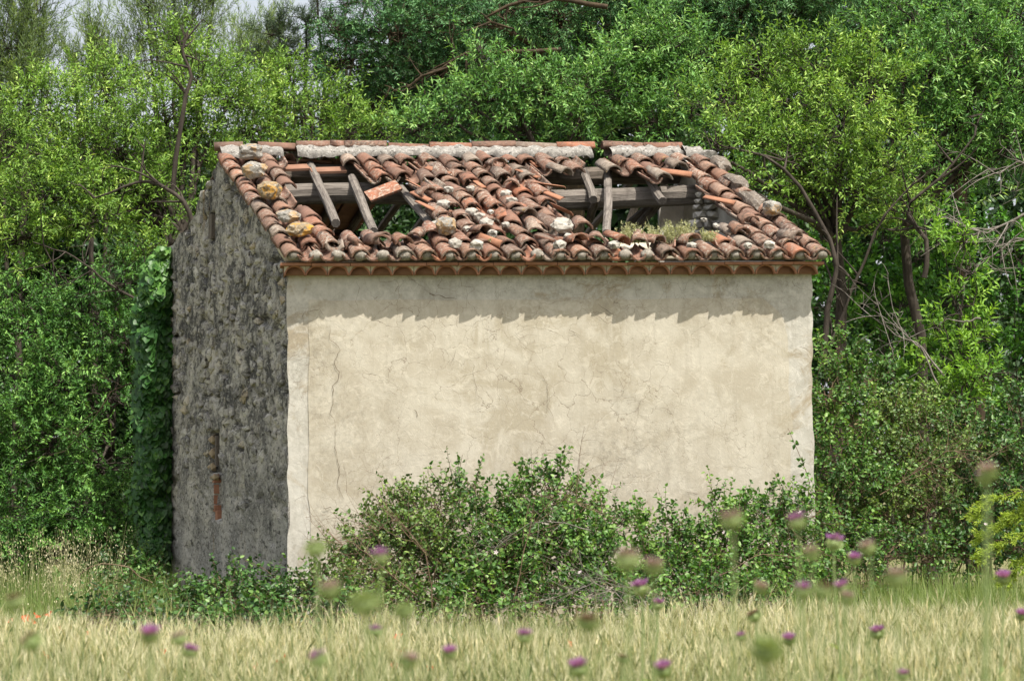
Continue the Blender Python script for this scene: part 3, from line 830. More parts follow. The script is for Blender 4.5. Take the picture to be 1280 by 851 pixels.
# timbers
def beam(name, p, q, w, h, mat, seg=9, sides=8, par=roof, wob=.03, seed=0, squ=.0):
    """weathered timber with an uneven outline; local z runs along it"""
    p = Vector(p); q = Vector(q); d = q - p; L = d.length
    R = d.to_track_quat('Z', 'Y').to_matrix().to_4x4()
    V = []; F = []
    for i in range(seg + 1):
        t = i / seg
        ox = mnoise.noise(Vector((t * 2.2, seed, 1))) * wob; oy = mnoise.noise(Vector((t * 2.2, seed, 5))) * wob
        for k in range(sides):
            a = 2 * math.pi * (k + .5) / sides; c, s_ = math.cos(a), math.sin(a)
            m = 1 / max(abs(c), abs(s_)); r = 1 + (m - 1) * squ
            r *= 1 + .10 * mnoise.noise(Vector((c * 1.3, s_ * 1.3 + seed, t * L * 2)))
            V.append((c * r * w / 2 + ox, s_ * r * h / 2 + oy, t * L))
    for i in range(seg):
        for k in range(sides):
            k2 = (k + 1) % sides
            F.append((i * sides + k, i * sides + k2, (i + 1) * sides + k2, (i + 1) * sides + k))
    F.append(tuple(range(sides - 1, -1, -1))); F.append(tuple(seg * sides + k for k in range(sides)))
    me = bpy.data.meshes.new(name); me.from_pydata(V, [], F); me.materials.append(mat); me.update()
    return sub(name, me, par, Matrix.Translation(p) @ R)
q8 = SLOPE * .79
beam("purlin", roof_at(.1, q8, -.22), roof_at(LEN - .1, q8 - .05, -.20), .28, .25, MAT['wood'], 24, 10, roof, .07, 3, .25)
beam("ridge_beam", roof_at(.1, SLOPE - .05, -.17), roof_at(LEN - .1, SLOPE - .05, -.17), .2, .22, MAT['wood_dark'], 16, 8, roof, .04, 8, .5)
beam("purlin", back_at(.1, 2.95, -.22), back_at(LEN - .1, 2.95, -.22), .24, .24, MAT['wood_dark'], 16, 8, roof, .06, 12, .3)
def rafter_px(a, b, w, h, mat, seed, dep=(-.03, -.03)):
    beam("rafter", roof_px(a[0], a[1], dep[0]), roof_px(b[0], b[1], dep[1]), w, h, mat, 10, 8, roof, .02, seed, .6)
rafter_px((388, 206), (420, 279), .10, .10, MAT['wood'], 1)
rafter_px((440, 222), (467, 290), .10, .09, MAT['wood'], 2)
rafter_px((497, 230), (548, 292), .10, .08, MAT['wood'], 4)
rafter_px((730, 215), (742, 250), .10, .10, MAT['wood'], 5, (-.02, -.12))
rafter_px((762, 206), (758, 292), .095, .09, MAT['wood'], 6, (-.05, .02))
rafter_px((806, 215), (828, 252), .10, .10, MAT['wood'], 7, (0, -.1))
rafter_px((745, 248), (737, 275), .10, .10, MAT['wood_dark'], 9, (-.12, -.5))
FLT = FLM.copy(); FLT.materials[0] = MAT['tile']
# red flat tile hanging in the left hole, and a board under the ridge
dx_ = (U(502, 230, 32.55) - U(458, 247, 32.45)).normalized(); dz_ = Vector((.1, -.55, .83)); dz_ = (dz_ - dx_ * dz_.dot(dx_)).normalized()
sub("deck_tile", FLT, roof, Matrix.Translation(U(479, 239, 32.5)) @ Matrix((dx_, dz_.cross(dx_), dz_)).transposed().to_4x4() @ Matrix.Diagonal((.40, .22, .03, 1)))
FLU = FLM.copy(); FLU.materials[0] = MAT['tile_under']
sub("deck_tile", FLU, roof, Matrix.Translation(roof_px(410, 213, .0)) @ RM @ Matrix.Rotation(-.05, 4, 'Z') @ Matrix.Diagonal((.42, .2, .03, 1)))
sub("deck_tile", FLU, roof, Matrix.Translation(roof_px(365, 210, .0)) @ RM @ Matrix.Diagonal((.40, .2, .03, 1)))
# back slope: dark rafters and the rows of dark red-brown deck tiles still lying on them
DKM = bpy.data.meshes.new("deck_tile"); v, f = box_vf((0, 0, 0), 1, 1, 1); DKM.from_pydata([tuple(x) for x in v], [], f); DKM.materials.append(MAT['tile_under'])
k = 0; s = .30
BSL = upb.length
while s < LEN - .2:
    gone = 2.5 < s < 2.9 or 3.4 < s < 3.7 or 4.2 < s < 4.8
    if not gone: beam("rafter", back_at(s, .05, -.07), back_at(s + rnd.uniform(-.1, .1), BSL * .98, -.07), .09, .10, MAT['wood_dark'], 8, 8, roof, .05, 30 + k, .6)
    s += .44; k += 1
for r in range(13):
    q = .14 + r * .27
    s = .1
    while s < LEN - .1:
        w = .40
        left_ok = s < 2.15 - r * .03 and not (r > 8 and rnd.random() < .4)
        right_ok = s > 5.4 and rnd.random() < .9
        if left_ok or right_ok:
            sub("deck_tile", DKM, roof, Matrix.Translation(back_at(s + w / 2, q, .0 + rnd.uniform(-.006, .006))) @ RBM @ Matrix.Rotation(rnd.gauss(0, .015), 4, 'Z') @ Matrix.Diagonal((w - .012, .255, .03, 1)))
        s += w + .03
# covering tiles on the remaining back slope, seen only edge-on along the left verge
BT = [arc_tile("roof_tile", TL, .215, .165, .088, .072, .015, 7, MAT['tile'], 0, 200 + i, .003) for i in range(2)]
for c in range(9):
    for j in range(9):
        q = .44 + j * EXP
        s = .12 + c * P2
        if c < 2 and q > BSL * .47: continue
        sub("roof_tile", BT[j % 2], roof, Matrix.Translation(back_at(s, q, .03)) @ RBM @ Matrix.Rotation(-.04, 4, 'X'))
# inner pillar, pale, under the ridge near the right gable
def pillar(name, px0, px1, pyt, Y, mat, dep):
    a = U(px0, pyt, Y); b = U(px1, pyt, Y)
    nu = 8; m = MB(); w = (b - a).length
    V, F = [], []
    def pl(u, v): return np.array([a.x, a.y, 0]) + np.outer(u, [b.x - a.x, b.y - a.y, 0]) + np.stack([0 * v, 0 * v, v * a.z], 1)
    slab(m, pl, 10, 40, .03, 3, dep, 3, np.array([0, -1., 0]))
    o = m.build(name, mat, None); hpart(o)
pillar("inner_pillar", 824, 856, 238, 34.0, MAT['inner'], .35)
beam("strut", U(772, 300, 34.2), U(828, 238, 34.0), .13, .12, MAT['wood_dark'], 8, 8, roof, .04, 51, .5)
beam("strut", U(785, 300, 34.0), U(832, 240, 33.7), .10, .10, MAT['wood'], 8, 8, roof, .04, 52, .5)
beam("strut", U(788, 292, 35), U(793, 240, 35), .10, .10, MAT['wood_dark'], 8, 8, roof, .04, 53, .5)
beam("strut", U(706, 290, 35), U(709, 240, 35), .10, .10, MAT['wood_dark'], 8, 8, roof, .04, 54, .5)
mb = MB(); pa = U(862, 300, 33.0)
PST = [rock_mesh("pier_stone", 400 + i, 1, .22, MAT['inner'], .8) for i in range(5)]
yy_ = 300
while yy_ > 236:
    hh_ = rnd.uniform(8, 15); xx_ = 862 + (300 - yy_) * .10 + rnd.uniform(-4, 3)
    while xx_ < 908 - max(0, 262 - yy_) * .9:
        ww_ = rnd.uniform(10, 22)
        sub("pier_stone", rnd.choice(PST), roof, Matrix.Translation(U(xx_ + ww_ / 2, yy_ - hh_ / 2, 33.0 + rnd.uniform(-.05, .05))) @ Matrix.Rotation(rnd.gauss(0, .12), 4, 'Y') @ Matrix.Diagonal((ww_ * .0105, .3, hh_ * .0105, 1)))
        xx_ += ww_ * .92
    yy_ -= hh_ * .9

# --- loose stones lying on the roof
STONES = [(313, 190, .34, .30, .24, 'rock_lichen', "squared grey stone block perched at left end of the roof ridge"),
          (318, 213, .30, .34, .22, 'rock_lichen', "pale rounded lichen stone on left verge below the square block"),
          (337, 238, .30, .30, .24, 'rock_orange', "round boulder covered in orange lichen on left verge tiles"),
          (361, 270, .24, .32, .16, 'rock_lichen', "flat lichen stone between verge tile columns below orange boulder"),
          (374, 286, .26, .36, .16, 'rock_orange', "lowest flat orange-lichened stone on left verge tiles"),
          (557, 283, .24, .24, .24, 'rock_lichen', "grey cubic stone standing on the collapsed middle of the roof"),
          (703, 282, .32, .26, .18, 'rock_pale', "large pale stone heap at lower left of the right roof hole"),
          (965, 260, .24, .26, .2, 'rock_lichen', "rough lichen lump at lower end of the right verge mortar")]
for k, (x, y, a, b, c, m, lab) in enumerate(STONES):
    me = rock_mesh("roof_stone", 10 + k, 3, .13, MAT[m], .55 if k in (0, 5) else .25)
    o = link("roof_stone", me, None); p = roof_px(x, y, .19 + c * .25)
    o.matrix_basis = Matrix.Translation(p) @ RM @ Matrix.Rotation(k * 1.3, 4, 'Z') @ Matrix.Diagonal((a * .9, b * .9, c * .85, 1))
    tag(o, lab, "stone", "stones weighing down the roof tiles")
PALE = [(561, 237, .12), (588, 236, .11), (555, 255, .15), (590, 265, .14), (600, 271, .14), (608, 279, .17), (615, 292, .13), (545, 280, .12), (569, 304, .16), (633, 242, .13), (640, 251, .14), (644, 228, .09),
        (613, 265, .08), (632, 281, .10), (710, 296, .12), (583, 286, .09), (955, 312, .14), (928, 322, .10), (865, 307, .11), (760, 313, .14), (585, 318, .17), (690, 318, .15), (880, 275, .08), (895, 282, .08)]
PALE.sort()
ordw = ["first", "second", "third", "fourth", "fifth", "sixth", "seventh", "eighth", "ninth", "tenth", "eleventh", "twelfth", "thirteenth", "fourteenth", "fifteenth", "sixteenth", "seventeenth", "eighteenth", "nineteenth", "twentieth",
        "twenty-first", "twenty-second", "twenty-third", "twenty-fourth", "twenty-fifth", "twenty-sixth", "twenty-seventh", "twenty-eighth", "twenty-ninth", "thirtieth"] + ["thirty-" + w for w in ("first", "second", "third", "fourth", "fifth", "sixth", "seventh", "eighth", "ninth")] + ["fortieth", "forty-first", "forty-second", "forty-third", "forty-fourth", "forty-fifth", "forty-sixth", "forty-seventh", "forty-eighth"]
PM = [rock_mesh("rubble_stone", 300 + i, 2, .16, MAT['rock_pale'], .75) for i in range(6)]
for k, (x, y, r) in enumerate(PALE):
    o = link("rubble_stone", PM[k % 6]); p = clampq(roof_px(x, y, .15 + r * .2), .15 + r * .2, -.16)
    o.matrix_basis = Matrix.Translation(p) @ RM @ Matrix.Rotation(k * 2.1, 4, 'Z') @ Matrix.Diagonal((r * .95, r * 1.0, r * .7, 1))
    tag(o, "small whitish rubble stone on the roof tiles, %s from the left" % ordw[k], "stone", "white rubble on the roof")
# ------------------------------------------------------------------ vegetation
def rdir(rg, n):
    return nrm(rg.normal(size=(n, 3)))
ST = dict(
    almond=dict(L=0.092, W=0.026, tw=.42, nl=15, up=.55, fw=.75, dens=2.9, kind='t', mat='almond', bark='bark'),
    almond2=dict(L=0.1, W=0.027, tw=.42, nl=15, up=.5, fw=.8, dens=2.9, kind='t', mat='almond2', bark='bark'),
    pistache=dict(L=0.072, W=0.023, tw=.34, nl=18, up=.0, fw=.45, dens=2.9, kind='t', mat='pistache', bark='bark_ochre', droop=.12),
    ash=dict(L=0.075, W=0.026, tw=.32, nl=17, up=.1, fw=.5, dens=2.8, kind='t', mat='ash', bark='bark'),
    feather=dict(L=.15, W=.014, tw=.75, nl=26, up=1.6, fw=1.4, dens=1.5, kind='t', mat='feather', bark='bark'),
    pine=dict(L=.13, W=.010, tw=.22, nl=34, up=.5, fw=.9, dens=2.2, kind='t', mat='pine', bark='bark'),
    under=dict(L=.085, W=.055, tw=.30, nl=12, up=.3, fw=.6, dens=2.6, kind='q', mat='under', bark='bark'),
    bramble=dict(L=0.054, W=0.038, tw=.30, nl=11, up=.5, fw=.4, dens=3.3, kind='q', mat='bramble', bark='cane'),
    bramble2=dict(L=0.048, W=0.034, tw=.30, nl=11, up=.5, fw=.4, dens=2.8, kind='q', mat='bramble2', bark='cane'),
    bramble_dark=dict(L=.056, W=.040, tw=.30, nl=11, up=.4, fw=.4, dens=3.3, kind='q', mat='bramble_dark', bark='cane'),
    sapling=dict(L=.11, W=.030, tw=.30, nl=14, up=.5, fw=.7, dens=2.2, kind='t', mat='sapling', bark='bark'),
    conifer=dict(L=.075, W=.012, tw=.26, nl=46, up=.15, fw=.9, dens=2.4, kind='t', mat='conifer', bark='bark_ochre'),
)
NLEAF = 0
def grow(name, label, cat, style, base, blobs, seed, group=None, trunk_r=.11, fork=None, via=None, shrub=False, n_sec=12, dens=1.0, limb_r=.045):
    """blobs: (px, py, r_px, Y[, flatten]) photograph pixel, radius in pixels at distance Y; base: (px, Y) on the ground"""
    global NLEAF
    rg = np.random.default_rng(seed); S = ST[style]
    root = empty(name); tb = MB(); cb = MB()
    b0 = U(base[0], 590, base[1]); b0 = np.array([b0.x, b0.y, 0.0])
    C = []; R = []
    for bl in blobs:
        x, y, r, Y = bl[:4]; fz = bl[4] if len(bl) > 4 else 1.0
        C.append(np.array(U(x, y, Y))); rr = r * Y / FPX; R.append(np.array([rr, rr * .9, rr * fz]))
    C = np.array(C); R = np.array(R)
    if not shrub:
        mean = C.mean(0)
        fk = np.array(U(*fork)) if fork else b0 + (mean - b0) * [.5, .5, .45]
        pts = [b0]
        for k in range(1, 7):
            t = k / 7; pts.append(b0 + (fk - b0) * t + rg.normal(size=3) * [.08, .08, .03])
        pts.append(fk)
        V, F = tubes(np.array([pts]), np.array([np.linspace(trunk_r, trunk_r * .7, 8)]), 8); tb.add(V, F)
    else:
        b0 = np.array([C[:, 0].mean(), C[:, 1].mean(), 0.0])
    # limbs to each lobe of the crown
    for c, r in zip(C, R):
        if shrub:
            st = np.array([c[0] + rg.normal() * .15, c[1] + rg.normal() * .15, 0.0]); r0 = .012
            V, F = tubes(np.array([[b0, (b0 + st) / 2 + [0, 0, .02], st]]), np.array([[.012, .012, .012]]), 6); tb.add(V, F)
        else:
            st = fk; r0 = limb_r
        K = 9; t = np.linspace(0, 1, K)[:, None]
        mid = (st + c) / 2 + rg.normal(size=3) * .18 + np.array([0, 0, .12 * np.linalg.norm(c - st)])
        Pm = (1 - t) ** 2 * st + 2 * t * (1 - t) * mid + t * t * c + np.cumsum(rg.normal(size=(K, 3)) * .025, 0)
        Pm[0] = st
        V, F = tubes(Pm[None], np.linspace(r0, r0 * .45, K)[None], 6); tb.add(V, F)
    for c, r in zip(C, R):
        rm = r.mean()
        ns = max(8, int(n_sec * 1.6))
        u = rdir(rg, ns); u[:, 2] = u[:, 2] * .85 + .15
        end = c + u * r * rg.uniform(.7, 1.0, (ns, 1))
        st = c + (rg.normal(size=(ns, 3)) * .12 * rm)
        t = np.linspace(0, 1, 6)[None, :, None]
        mid = (st + end) / 2 + rg.normal(size=(ns, 3)) * .16 * rm + [0, 0, .08 * rm]
        Bz = (1 - t) ** 2 * st[:, None] + 2 * t * (1 - t) * mid[:, None] + t * t * end[:, None]
        r0 = (.012 if not shrub else .006)
        V, F = tubes(Bz, np.broadcast_to(np.linspace(r0, r0 * .3, 6), (ns, 6)), 4); tb.add(V, F)
        la = S['L'] * S['W'] * (.5 if S['kind'] == 't' else .72)
        N = int(S['dens'] * dens * math.pi * r[0] * r[2] / la)
        nt = max(8, N // S['nl'])
        # twigs start on the secondary branches and along the lobe's shell
        bi = rg.integers(0, ns, nt); tt = rg.uniform(.2, 1, nt)[:, None] ** .7
        p0 = (1 - tt) ** 2 * st[bi] + 2 * tt * (1 - tt) * mid[bi] + tt * tt * end[bi]
        p0 = p0 + rg.normal(size=(nt, 3)) * .10 * rm
        shell = rg.random(nt) < .28
        us = rdir(rg, nt); ps = c + us * r * (rg.uniform(.3, 1, (nt, 1)) ** .5) * .92
        p0 = np.where(shell[:, None], ps, p0)
        out = nrm((p0 - c) / r)
        d = nrm(out * .75 + rdir(rg, nt) * .75 + [0, 0, S['up']])
        L = S['tw'] * rg.uniform(.55, 1.3, nt)
        k4 = np.linspace(0, 1, 4)[None, :, None]
        bend = rg.normal(size=(nt, 3)) * .12 + [0, 0, -S.get('droop', .02)]
        TP = p0[:, None] + d[:, None] * L[:, None, None] * k4 + bend[:, None] * L[:, None, None] * k4 ** 2
        V, F = tubes(TP, np.broadcast_to(np.linspace(.0045, .0015, 4), (nt, 4)), 3); tb.add(V, F)
        nl = S['nl']
        lt = (np.arange(nl) + .6) / nl
        lt = np.broadcast_to(lt, (nt, nl)) + rg.uniform(-.03, .03, (nt, nl)); lt = np.clip(.12 + .9 * lt, 0, 1)
        lp = p0[:, None] + d[:, None] * (L[:, None] * lt)[..., None] + bend[:, None] * (L[:, None] * lt ** 2)[..., None]
        side = nrm(np.cross(d, rdir(rg, nt)))
        up = np.cross(side, d)
        ang = np.arange(nl)[None] * 2.4 + rg.uniform(0, 6.3, (nt, 1))
        if style in ('pistache', 'ash'): ang = (np.arange(nl)[None] % 2) * math.pi + rg.normal(size=(nt, nl)) * .45
        sd = side[:, None] * np.cos(ang)[..., None] + up[:, None] * np.sin(ang)[..., None]
        ld = nrm(d[:, None] * S['fw'] * (.6 + lt[..., None] * .8) + sd + rg.normal(size=(nt, nl, 3)) * .22 + [0, 0, -.06])
        nn = nrm(rg.normal(size=(nt, nl, 3)) * .55 + [.15, -.25, .85])
        ln = S['L'] * rg.uniform(.5, 1.25, (nt, nl)) * rg.uniform(.7, 1.25, (nt, 1)); wd = S['W'] * rg.uniform(.75, 1.2, (nt, nl))
        fn_ = leaf_tris if S['kind'] == 't' else leaf_quads
        V, F = fn_(lp.reshape(-1, 3), ld.reshape(-1, 3), nn.reshape(-1, 3), ln.ravel(), wd.ravel())
        tint = np.clip(.34 + rg.normal(size=(nt, nl)) * .15 + rg.normal(size=(nt, 1)) * .17 + rg.normal() * .07 + .26 * (lt - .5), 0, 1)
        if shrub or style in ('under',): tint = np.where(rg.random((nt, nl)) < .025, .85, tint)
        cb.add(V, F, np.repeat(tint.ravel(), 2)); NLEAF += nt * nl
    t_ = tb.build("trunk" if not shrub else "canes", MAT[S['bark']], None, True); c_ = cb.build("crown" if not shrub else "foliage", MAT[S['mat']], None)
    t_.parent = root; c_.parent = root
    if shrub: b0 = np.array([C[:, 0].mean(), C[:, 1].mean(), 0])
    rebase(root, b0)
    tag(root, label, cat, group)
    return root

# --- far wood closing the view
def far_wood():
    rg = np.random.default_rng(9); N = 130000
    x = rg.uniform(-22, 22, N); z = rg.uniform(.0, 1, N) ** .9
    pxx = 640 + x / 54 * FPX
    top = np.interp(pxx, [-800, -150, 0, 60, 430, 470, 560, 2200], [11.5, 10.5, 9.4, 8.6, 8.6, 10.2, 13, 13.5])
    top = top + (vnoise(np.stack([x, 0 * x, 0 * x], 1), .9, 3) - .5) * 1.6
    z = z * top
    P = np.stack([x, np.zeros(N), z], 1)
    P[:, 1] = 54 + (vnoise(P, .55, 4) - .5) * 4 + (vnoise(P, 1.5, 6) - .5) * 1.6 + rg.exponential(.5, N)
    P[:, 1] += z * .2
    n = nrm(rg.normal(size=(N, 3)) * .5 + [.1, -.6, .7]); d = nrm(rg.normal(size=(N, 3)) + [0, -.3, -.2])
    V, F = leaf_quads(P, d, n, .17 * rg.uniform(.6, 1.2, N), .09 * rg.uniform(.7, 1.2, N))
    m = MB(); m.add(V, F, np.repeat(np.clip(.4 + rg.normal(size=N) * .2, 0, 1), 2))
    # inner screen of larger leaves behind, tinted darker to stand for shade
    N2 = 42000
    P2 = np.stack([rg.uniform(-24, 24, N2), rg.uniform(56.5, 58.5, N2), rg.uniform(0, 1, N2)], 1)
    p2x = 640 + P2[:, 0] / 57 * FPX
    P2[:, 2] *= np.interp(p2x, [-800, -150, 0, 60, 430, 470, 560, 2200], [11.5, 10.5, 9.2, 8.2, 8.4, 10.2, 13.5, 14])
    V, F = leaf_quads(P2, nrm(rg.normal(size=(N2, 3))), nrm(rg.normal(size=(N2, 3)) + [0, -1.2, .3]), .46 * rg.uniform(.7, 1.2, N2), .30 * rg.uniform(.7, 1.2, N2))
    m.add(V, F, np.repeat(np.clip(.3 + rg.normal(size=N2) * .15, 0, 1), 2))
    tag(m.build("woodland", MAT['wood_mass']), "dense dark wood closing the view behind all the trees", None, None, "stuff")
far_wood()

# --- feathery pale trees along the skyline
grow("feathery_tree", "pale feathery upright tree at the top left corner of the photo", "tree", 'feather', (20, 50), [(0, 60, 60, 50, 1.6), (40, 20, 45, 50, 1.9), (30, 110, 60, 50, 1.3)], 1, "feathery skyline trees", .09, None, None, False, 12, 1.15)
grow("feathery_tree", "slender pale feathery tree left of the first gap of sky", "tree", 'feather', (120, 51), [(118, 80, 28, 51, 1.9), (135, 105, 40, 51, 1.5), (95, 110, 36, 51, 1.4), (125, 50, 12, 51, 2)], 2, "feathery skyline trees", .07, None, None, False, 10, .9)
grow("feathery_tree", "tall feathery tree standing between two gaps of pale sky", "tree", 'feather', (215, 51), [(200, 50, 40, 51, 1.6), (235, 25, 40, 51, 1.6), (190, 100, 45, 51, 1.2), (250, 85, 45, 51, 1.3), (185, 10, 24, 51, 1.8), (262, 0, 26, 51, 1.8)], 3, "feathery skyline trees", .09, None, None, False, 12, .95)
grow("feathery_tree", "small feathery treetop just left of the dark pine", "tree", 'feather', (345, 52), [(350, 35, 16, 52, 1.7), (300, 75, 35, 52, 1.2), (325, 85, 40, 52, 1.2)], 4, "feathery skyline trees", .06, None, None, False, 10, .9)
grow("pine_tree", "dark clumped pine crown below the sky at top left", "tree", 'pine', (370, 48), [(345, 42, 30, 48, .6), (385, 30, 30, 48, .55), (372, 72, 38, 48, .6), (330, 80, 28, 48, .6), (405, 95, 30, 48, .7), (478, 135, 18, 48, .7)], 5, None, .1, None, None, False, 10, 1.2)
grow("pine_tree", "dark pine bough hanging in from the top edge over the sky", "tree", 'pine', (440, 47), [(400, -6, 24, 47, .6), (432, 8, 24, 47, .6), (425, 35, 18, 47, .6), (465, -10, 30, 47, .6)], 6, None, .1, None, None, False, 10, 1.2)

# --- big blue-green tree behind the ridge
grow("blue_green_tree", "broad blue-green tree with ochre limbs behind the middle of the ridge", "tree", 'pistache', (700, 46),
     [(440, 80, 48, 44), (492, 50, 60, 44), (470, 130, 40, 44.5), (560, 30, 62, 44, .85), (545, 95, 50, 44.5), (630, 22, 60, 45, .8), (700, 30, 66, 45, .8), (770, 22, 66, 45, .9), (835, 20, 55, 45), (600, 150, 45, 45.5), (520, 150, 34, 44.5), (420, 40, 26, 44), (800, -20, 70, 45), (660, 70, 50, 46, .8), (700, 110, 60, 46.5)], 11, None, .2, (720, 110, 45.6), None, False, 14, 1.0, .06)
grow("blue_green_tree", "blue-green tree crown above the right roof hole at the top edge", "tree", 'pistache', (900, 45),
     [(890, 50, 60, 44), (925, 15, 66, 44), (985, 0, 60, 44), (870, 110, 50, 44.5), (940, 80, 60, 44.5), (1040, -10, 60, 44), (860, 0, 50, 44)], 12, None, .16, (930, 130, 45), None, False, 13, 1.0, .06)
grow("blue_green_tree", "deep green tree filling the upper right corner behind the almond", "tree", 'pistache', (1220, 46),
     [(1090, 20, 70, 45), (1160, 0, 75, 45), (1230, 10, 75, 45), (1290, 60, 80, 45), (1150, 90, 80, 45.5), (1240, 110, 80, 45.5), (1080, 100, 70, 45.5), (1300, 160, 80, 45.5), (1350, 60, 80, 45)], 13, None, .16, (1200, 200, 45.5), None, False, 13, .9, .06)

# --- almond trees
grow("almond_tree", "yellow-green spreading almond with dark crooked limbs left of the gable", "tree", 'almond', (232, 41),
     [(205, 150, 52, 41), (250, 110, 46, 41.5), (150, 190, 58, 40.5), (90, 200, 60, 40.5), (240, 190, 50, 41.5), (290, 130, 42, 42), (190, 250, 52, 40.5), (120, 270, 58, 40), (50, 250, 58, 40), (60, 150, 55, 41), (130, 120, 50, 41.5), (0, 190, 60, 40.5), (15, 300, 55, 40), (230, 75, 30, 42), (175, 318, 36, 40), (225, 55, 22, 42)], 21, None, .11, (228, 290, 41), None, False, 13, .78, .05)
grow("almond_tree", "thin yellow-green almond tree seen over the left half of ridge", "tree", 'almond', (400, 43),
     [(340, 140, 42, 43), (390, 150, 44, 43), (440, 165, 36, 43), (310, 165, 36, 42.5), (360, 105, 34, 43.5), (420, 128, 28, 43.5), (480, 172, 24, 43), (300, 110, 34, 43.5)], 22, None, .08, (380, 230, 43), None, False, 12, .8, .035)
grow("almond_tree", "cool green almond with long leaves rising behind the middle of ridge", "tree", 'almond2', (690, 40),
     [(560, 150, 40, 40), (600, 130, 36, 40), (640, 112, 46, 40), (690, 128, 50, 40), (740, 120, 52, 40), (660, 165, 40, 40), (600, 72, 12, 40, 2.0), (602, 100, 16, 40, 1.6), (520, 165, 28, 40), (790, 130, 42, 40.5), (728, 165, 40, 40)], 23, None, .09, (690, 240, 40), None, False, 13, .8, .04)
grow("almond_tree", "bright almond crown above right roof hole behind the ridge end", "tree", 'almond2', (820, 40.5),
     [(790, 70, 44, 40.5), (835, 58, 46, 40.5), (765, 95, 34, 40.5), (820, 105, 46, 40.5), (860, 140, 46, 40), (815, 155, 40, 40), (860, 85, 40, 40.5)], 24, None, .08, (830, 220, 40.5), None, False, 12, .8, .04)
grow("almond_tree", "large light-green almond with dark stems overhanging the right roof corner", "tree", 'almond', (1036, 37),
     [(905, 130, 44, 37), (940, 175, 46, 36.5), (895, 185, 32, 35.5), (985, 140, 54, 37), (1000, 205, 52, 36.5), (1050, 170, 56, 36.5), (1060, 240, 50, 36.5), (955, 90, 44, 37.5), (1020, 90, 54, 37.5), (1090, 120, 56, 37.5), (915, 228, 20, 35), (1010, 265, 40, 37), (1110, 200, 54, 36.5), (960, 232, 34, 36.5), (1120, 270, 40, 37)], 25, None, .10, (1045, 300, 37), None, False, 13, .72, .045)
grow("almond_tree", "light-green almond at the right edge with a dark crooked trunk", "tree", 'almond2', (1168, 38),
     [(1160, 90, 56, 38), (1210, 60, 56, 38), (1170, 160, 56, 38), (1220, 140, 56, 38), (1265, 100, 56, 38), (1150, 30, 50, 38.5), (1265, 190, 50, 38), (1200, 220, 48, 38), (1270, 30, 56, 38.5), (1150, 230, 44, 37.5), (1320, 130, 60, 38), (1100, 60, 44, 38.5)], 26, None, .09, (1130, 285, 38), None, False, 12, .72, .045)

# --- darker trees and bushes, lower left
grow("ash_tree", "deep green leafy tree filling the shade left of the ivy", "tree", 'ash', (110, 40),
     [(40, 420, 62, 39.5), (110, 400, 58, 39.5), (160, 430, 44, 39), (80, 480, 62, 39), (20, 510, 60, 39), (140, 500, 48, 38.8), (60, 560, 60, 38.8), (130, 580, 52, 38.6), (0, 600, 60, 39), (-50, 440, 70, 39.5), (-50, 540, 70, 39), (150, 355, 40, 39.5), (20, 370, 50, 40)], 31, None, .12, (140, 560, 39), None, False, 12, .85, .04)
grow("ash_bush", "shaded dark green bush at the foot of the trees by the ivy", "bush", 'ash', (60, 38.5),
     [(40, 640, 55, 38.2), (100, 640, 50, 38), (150, 640, 42, 38), (10, 690, 50, 38.4), (70, 690, 50, 38), (140, 690, 40, 37.8), (-50, 650, 60, 38.5)], 32, None, .03, None, None, True, 12, .9)

# --- right side understory
grow("ivy_bush", "bright green broad-leaved bush under the almond beside the roof corner", "bush", 'under', (1080, 39),
     [(1050, 330, 50, 39), (1100, 300, 50, 39.5), (1090, 360, 55, 39), (1040, 390, 44, 38.5), (1130, 380, 50, 39), (960, 215, 44, 39.5), (1000, 290, 40, 39.5)], 41, None, .03, None, None, True, 13, .95)
grow("ivy_bush", "bright green bush behind the crooked trunk at right", "bush", 'under', (1200, 40),
     [(1150, 320, 55, 40), (1210, 300, 60, 40), (1270, 330, 60, 40), (1180, 390, 60, 40), (1240, 400, 60, 40), (1110, 440, 55, 39.5), (1180, 460, 55, 39.5), (1260, 470, 60, 39.5), (1320, 400, 70, 40)], 42, None, .03, None, None, True, 13, .85)
grow("ash_sapling", "light green upright sapling before the dark undergrowth at right", "tree", 'sapling', (1208, 35),
     [(1205, 300, 14, 35, 1.6), (1207, 340, 20, 35, 1.3), (1200, 385, 28, 35), (1215, 425, 30, 35), (1195, 460, 38, 34.8), (1235, 470, 30, 34.8), (1205, 505, 40, 34.6), (1165, 455, 20, 35), (1172, 300, 12, 35.2), (1170, 410, 18, 35)], 43, None, .025, (1208, 480, 35), None, False, 9, .7, .012)
def br(name, label, style, blobs, seed, dens=1.0, cat="bush", group="bramble thickets"):
    return grow(name, label, cat, style, (blobs[0][0], blobs[0][3]), blobs, seed, group, .03, None, None, True, 12, dens)
br("bramble", "tall bramble thicket hugging the right corner of the wall", 'bramble', [(1040, 500, 38, 33), (1070, 540, 44, 33), (1045, 580, 40, 32.5), (1050, 450, 30, 34), (1090, 480, 36, 34), (1045, 640, 44, 32), (1080, 610, 44, 32.2)], 51)
br("bramble", "olive-tinged bramble tangle in the middle of the right-hand undergrowth", 'bramble2', [(1110, 540, 48, 33.5), (1150, 560, 50, 33.2), (1120, 600, 48, 32.8), (1180, 590, 50, 32.8), (1150, 520, 40, 34), (1160, 640, 46, 32.4), (1110, 650, 44, 32.2)], 52)
br("bramble", "dark bramble thicket at right edge behind the yellow-green conifer", 'bramble_dark', [(1220, 560, 52, 33.5), (1260, 600, 52, 33.2), (1230, 640, 48, 32.6), (1280, 540, 56, 34), (1200, 680, 40, 32.2), (1260, 680, 46, 32.4), (1310, 630, 60, 33)], 53)
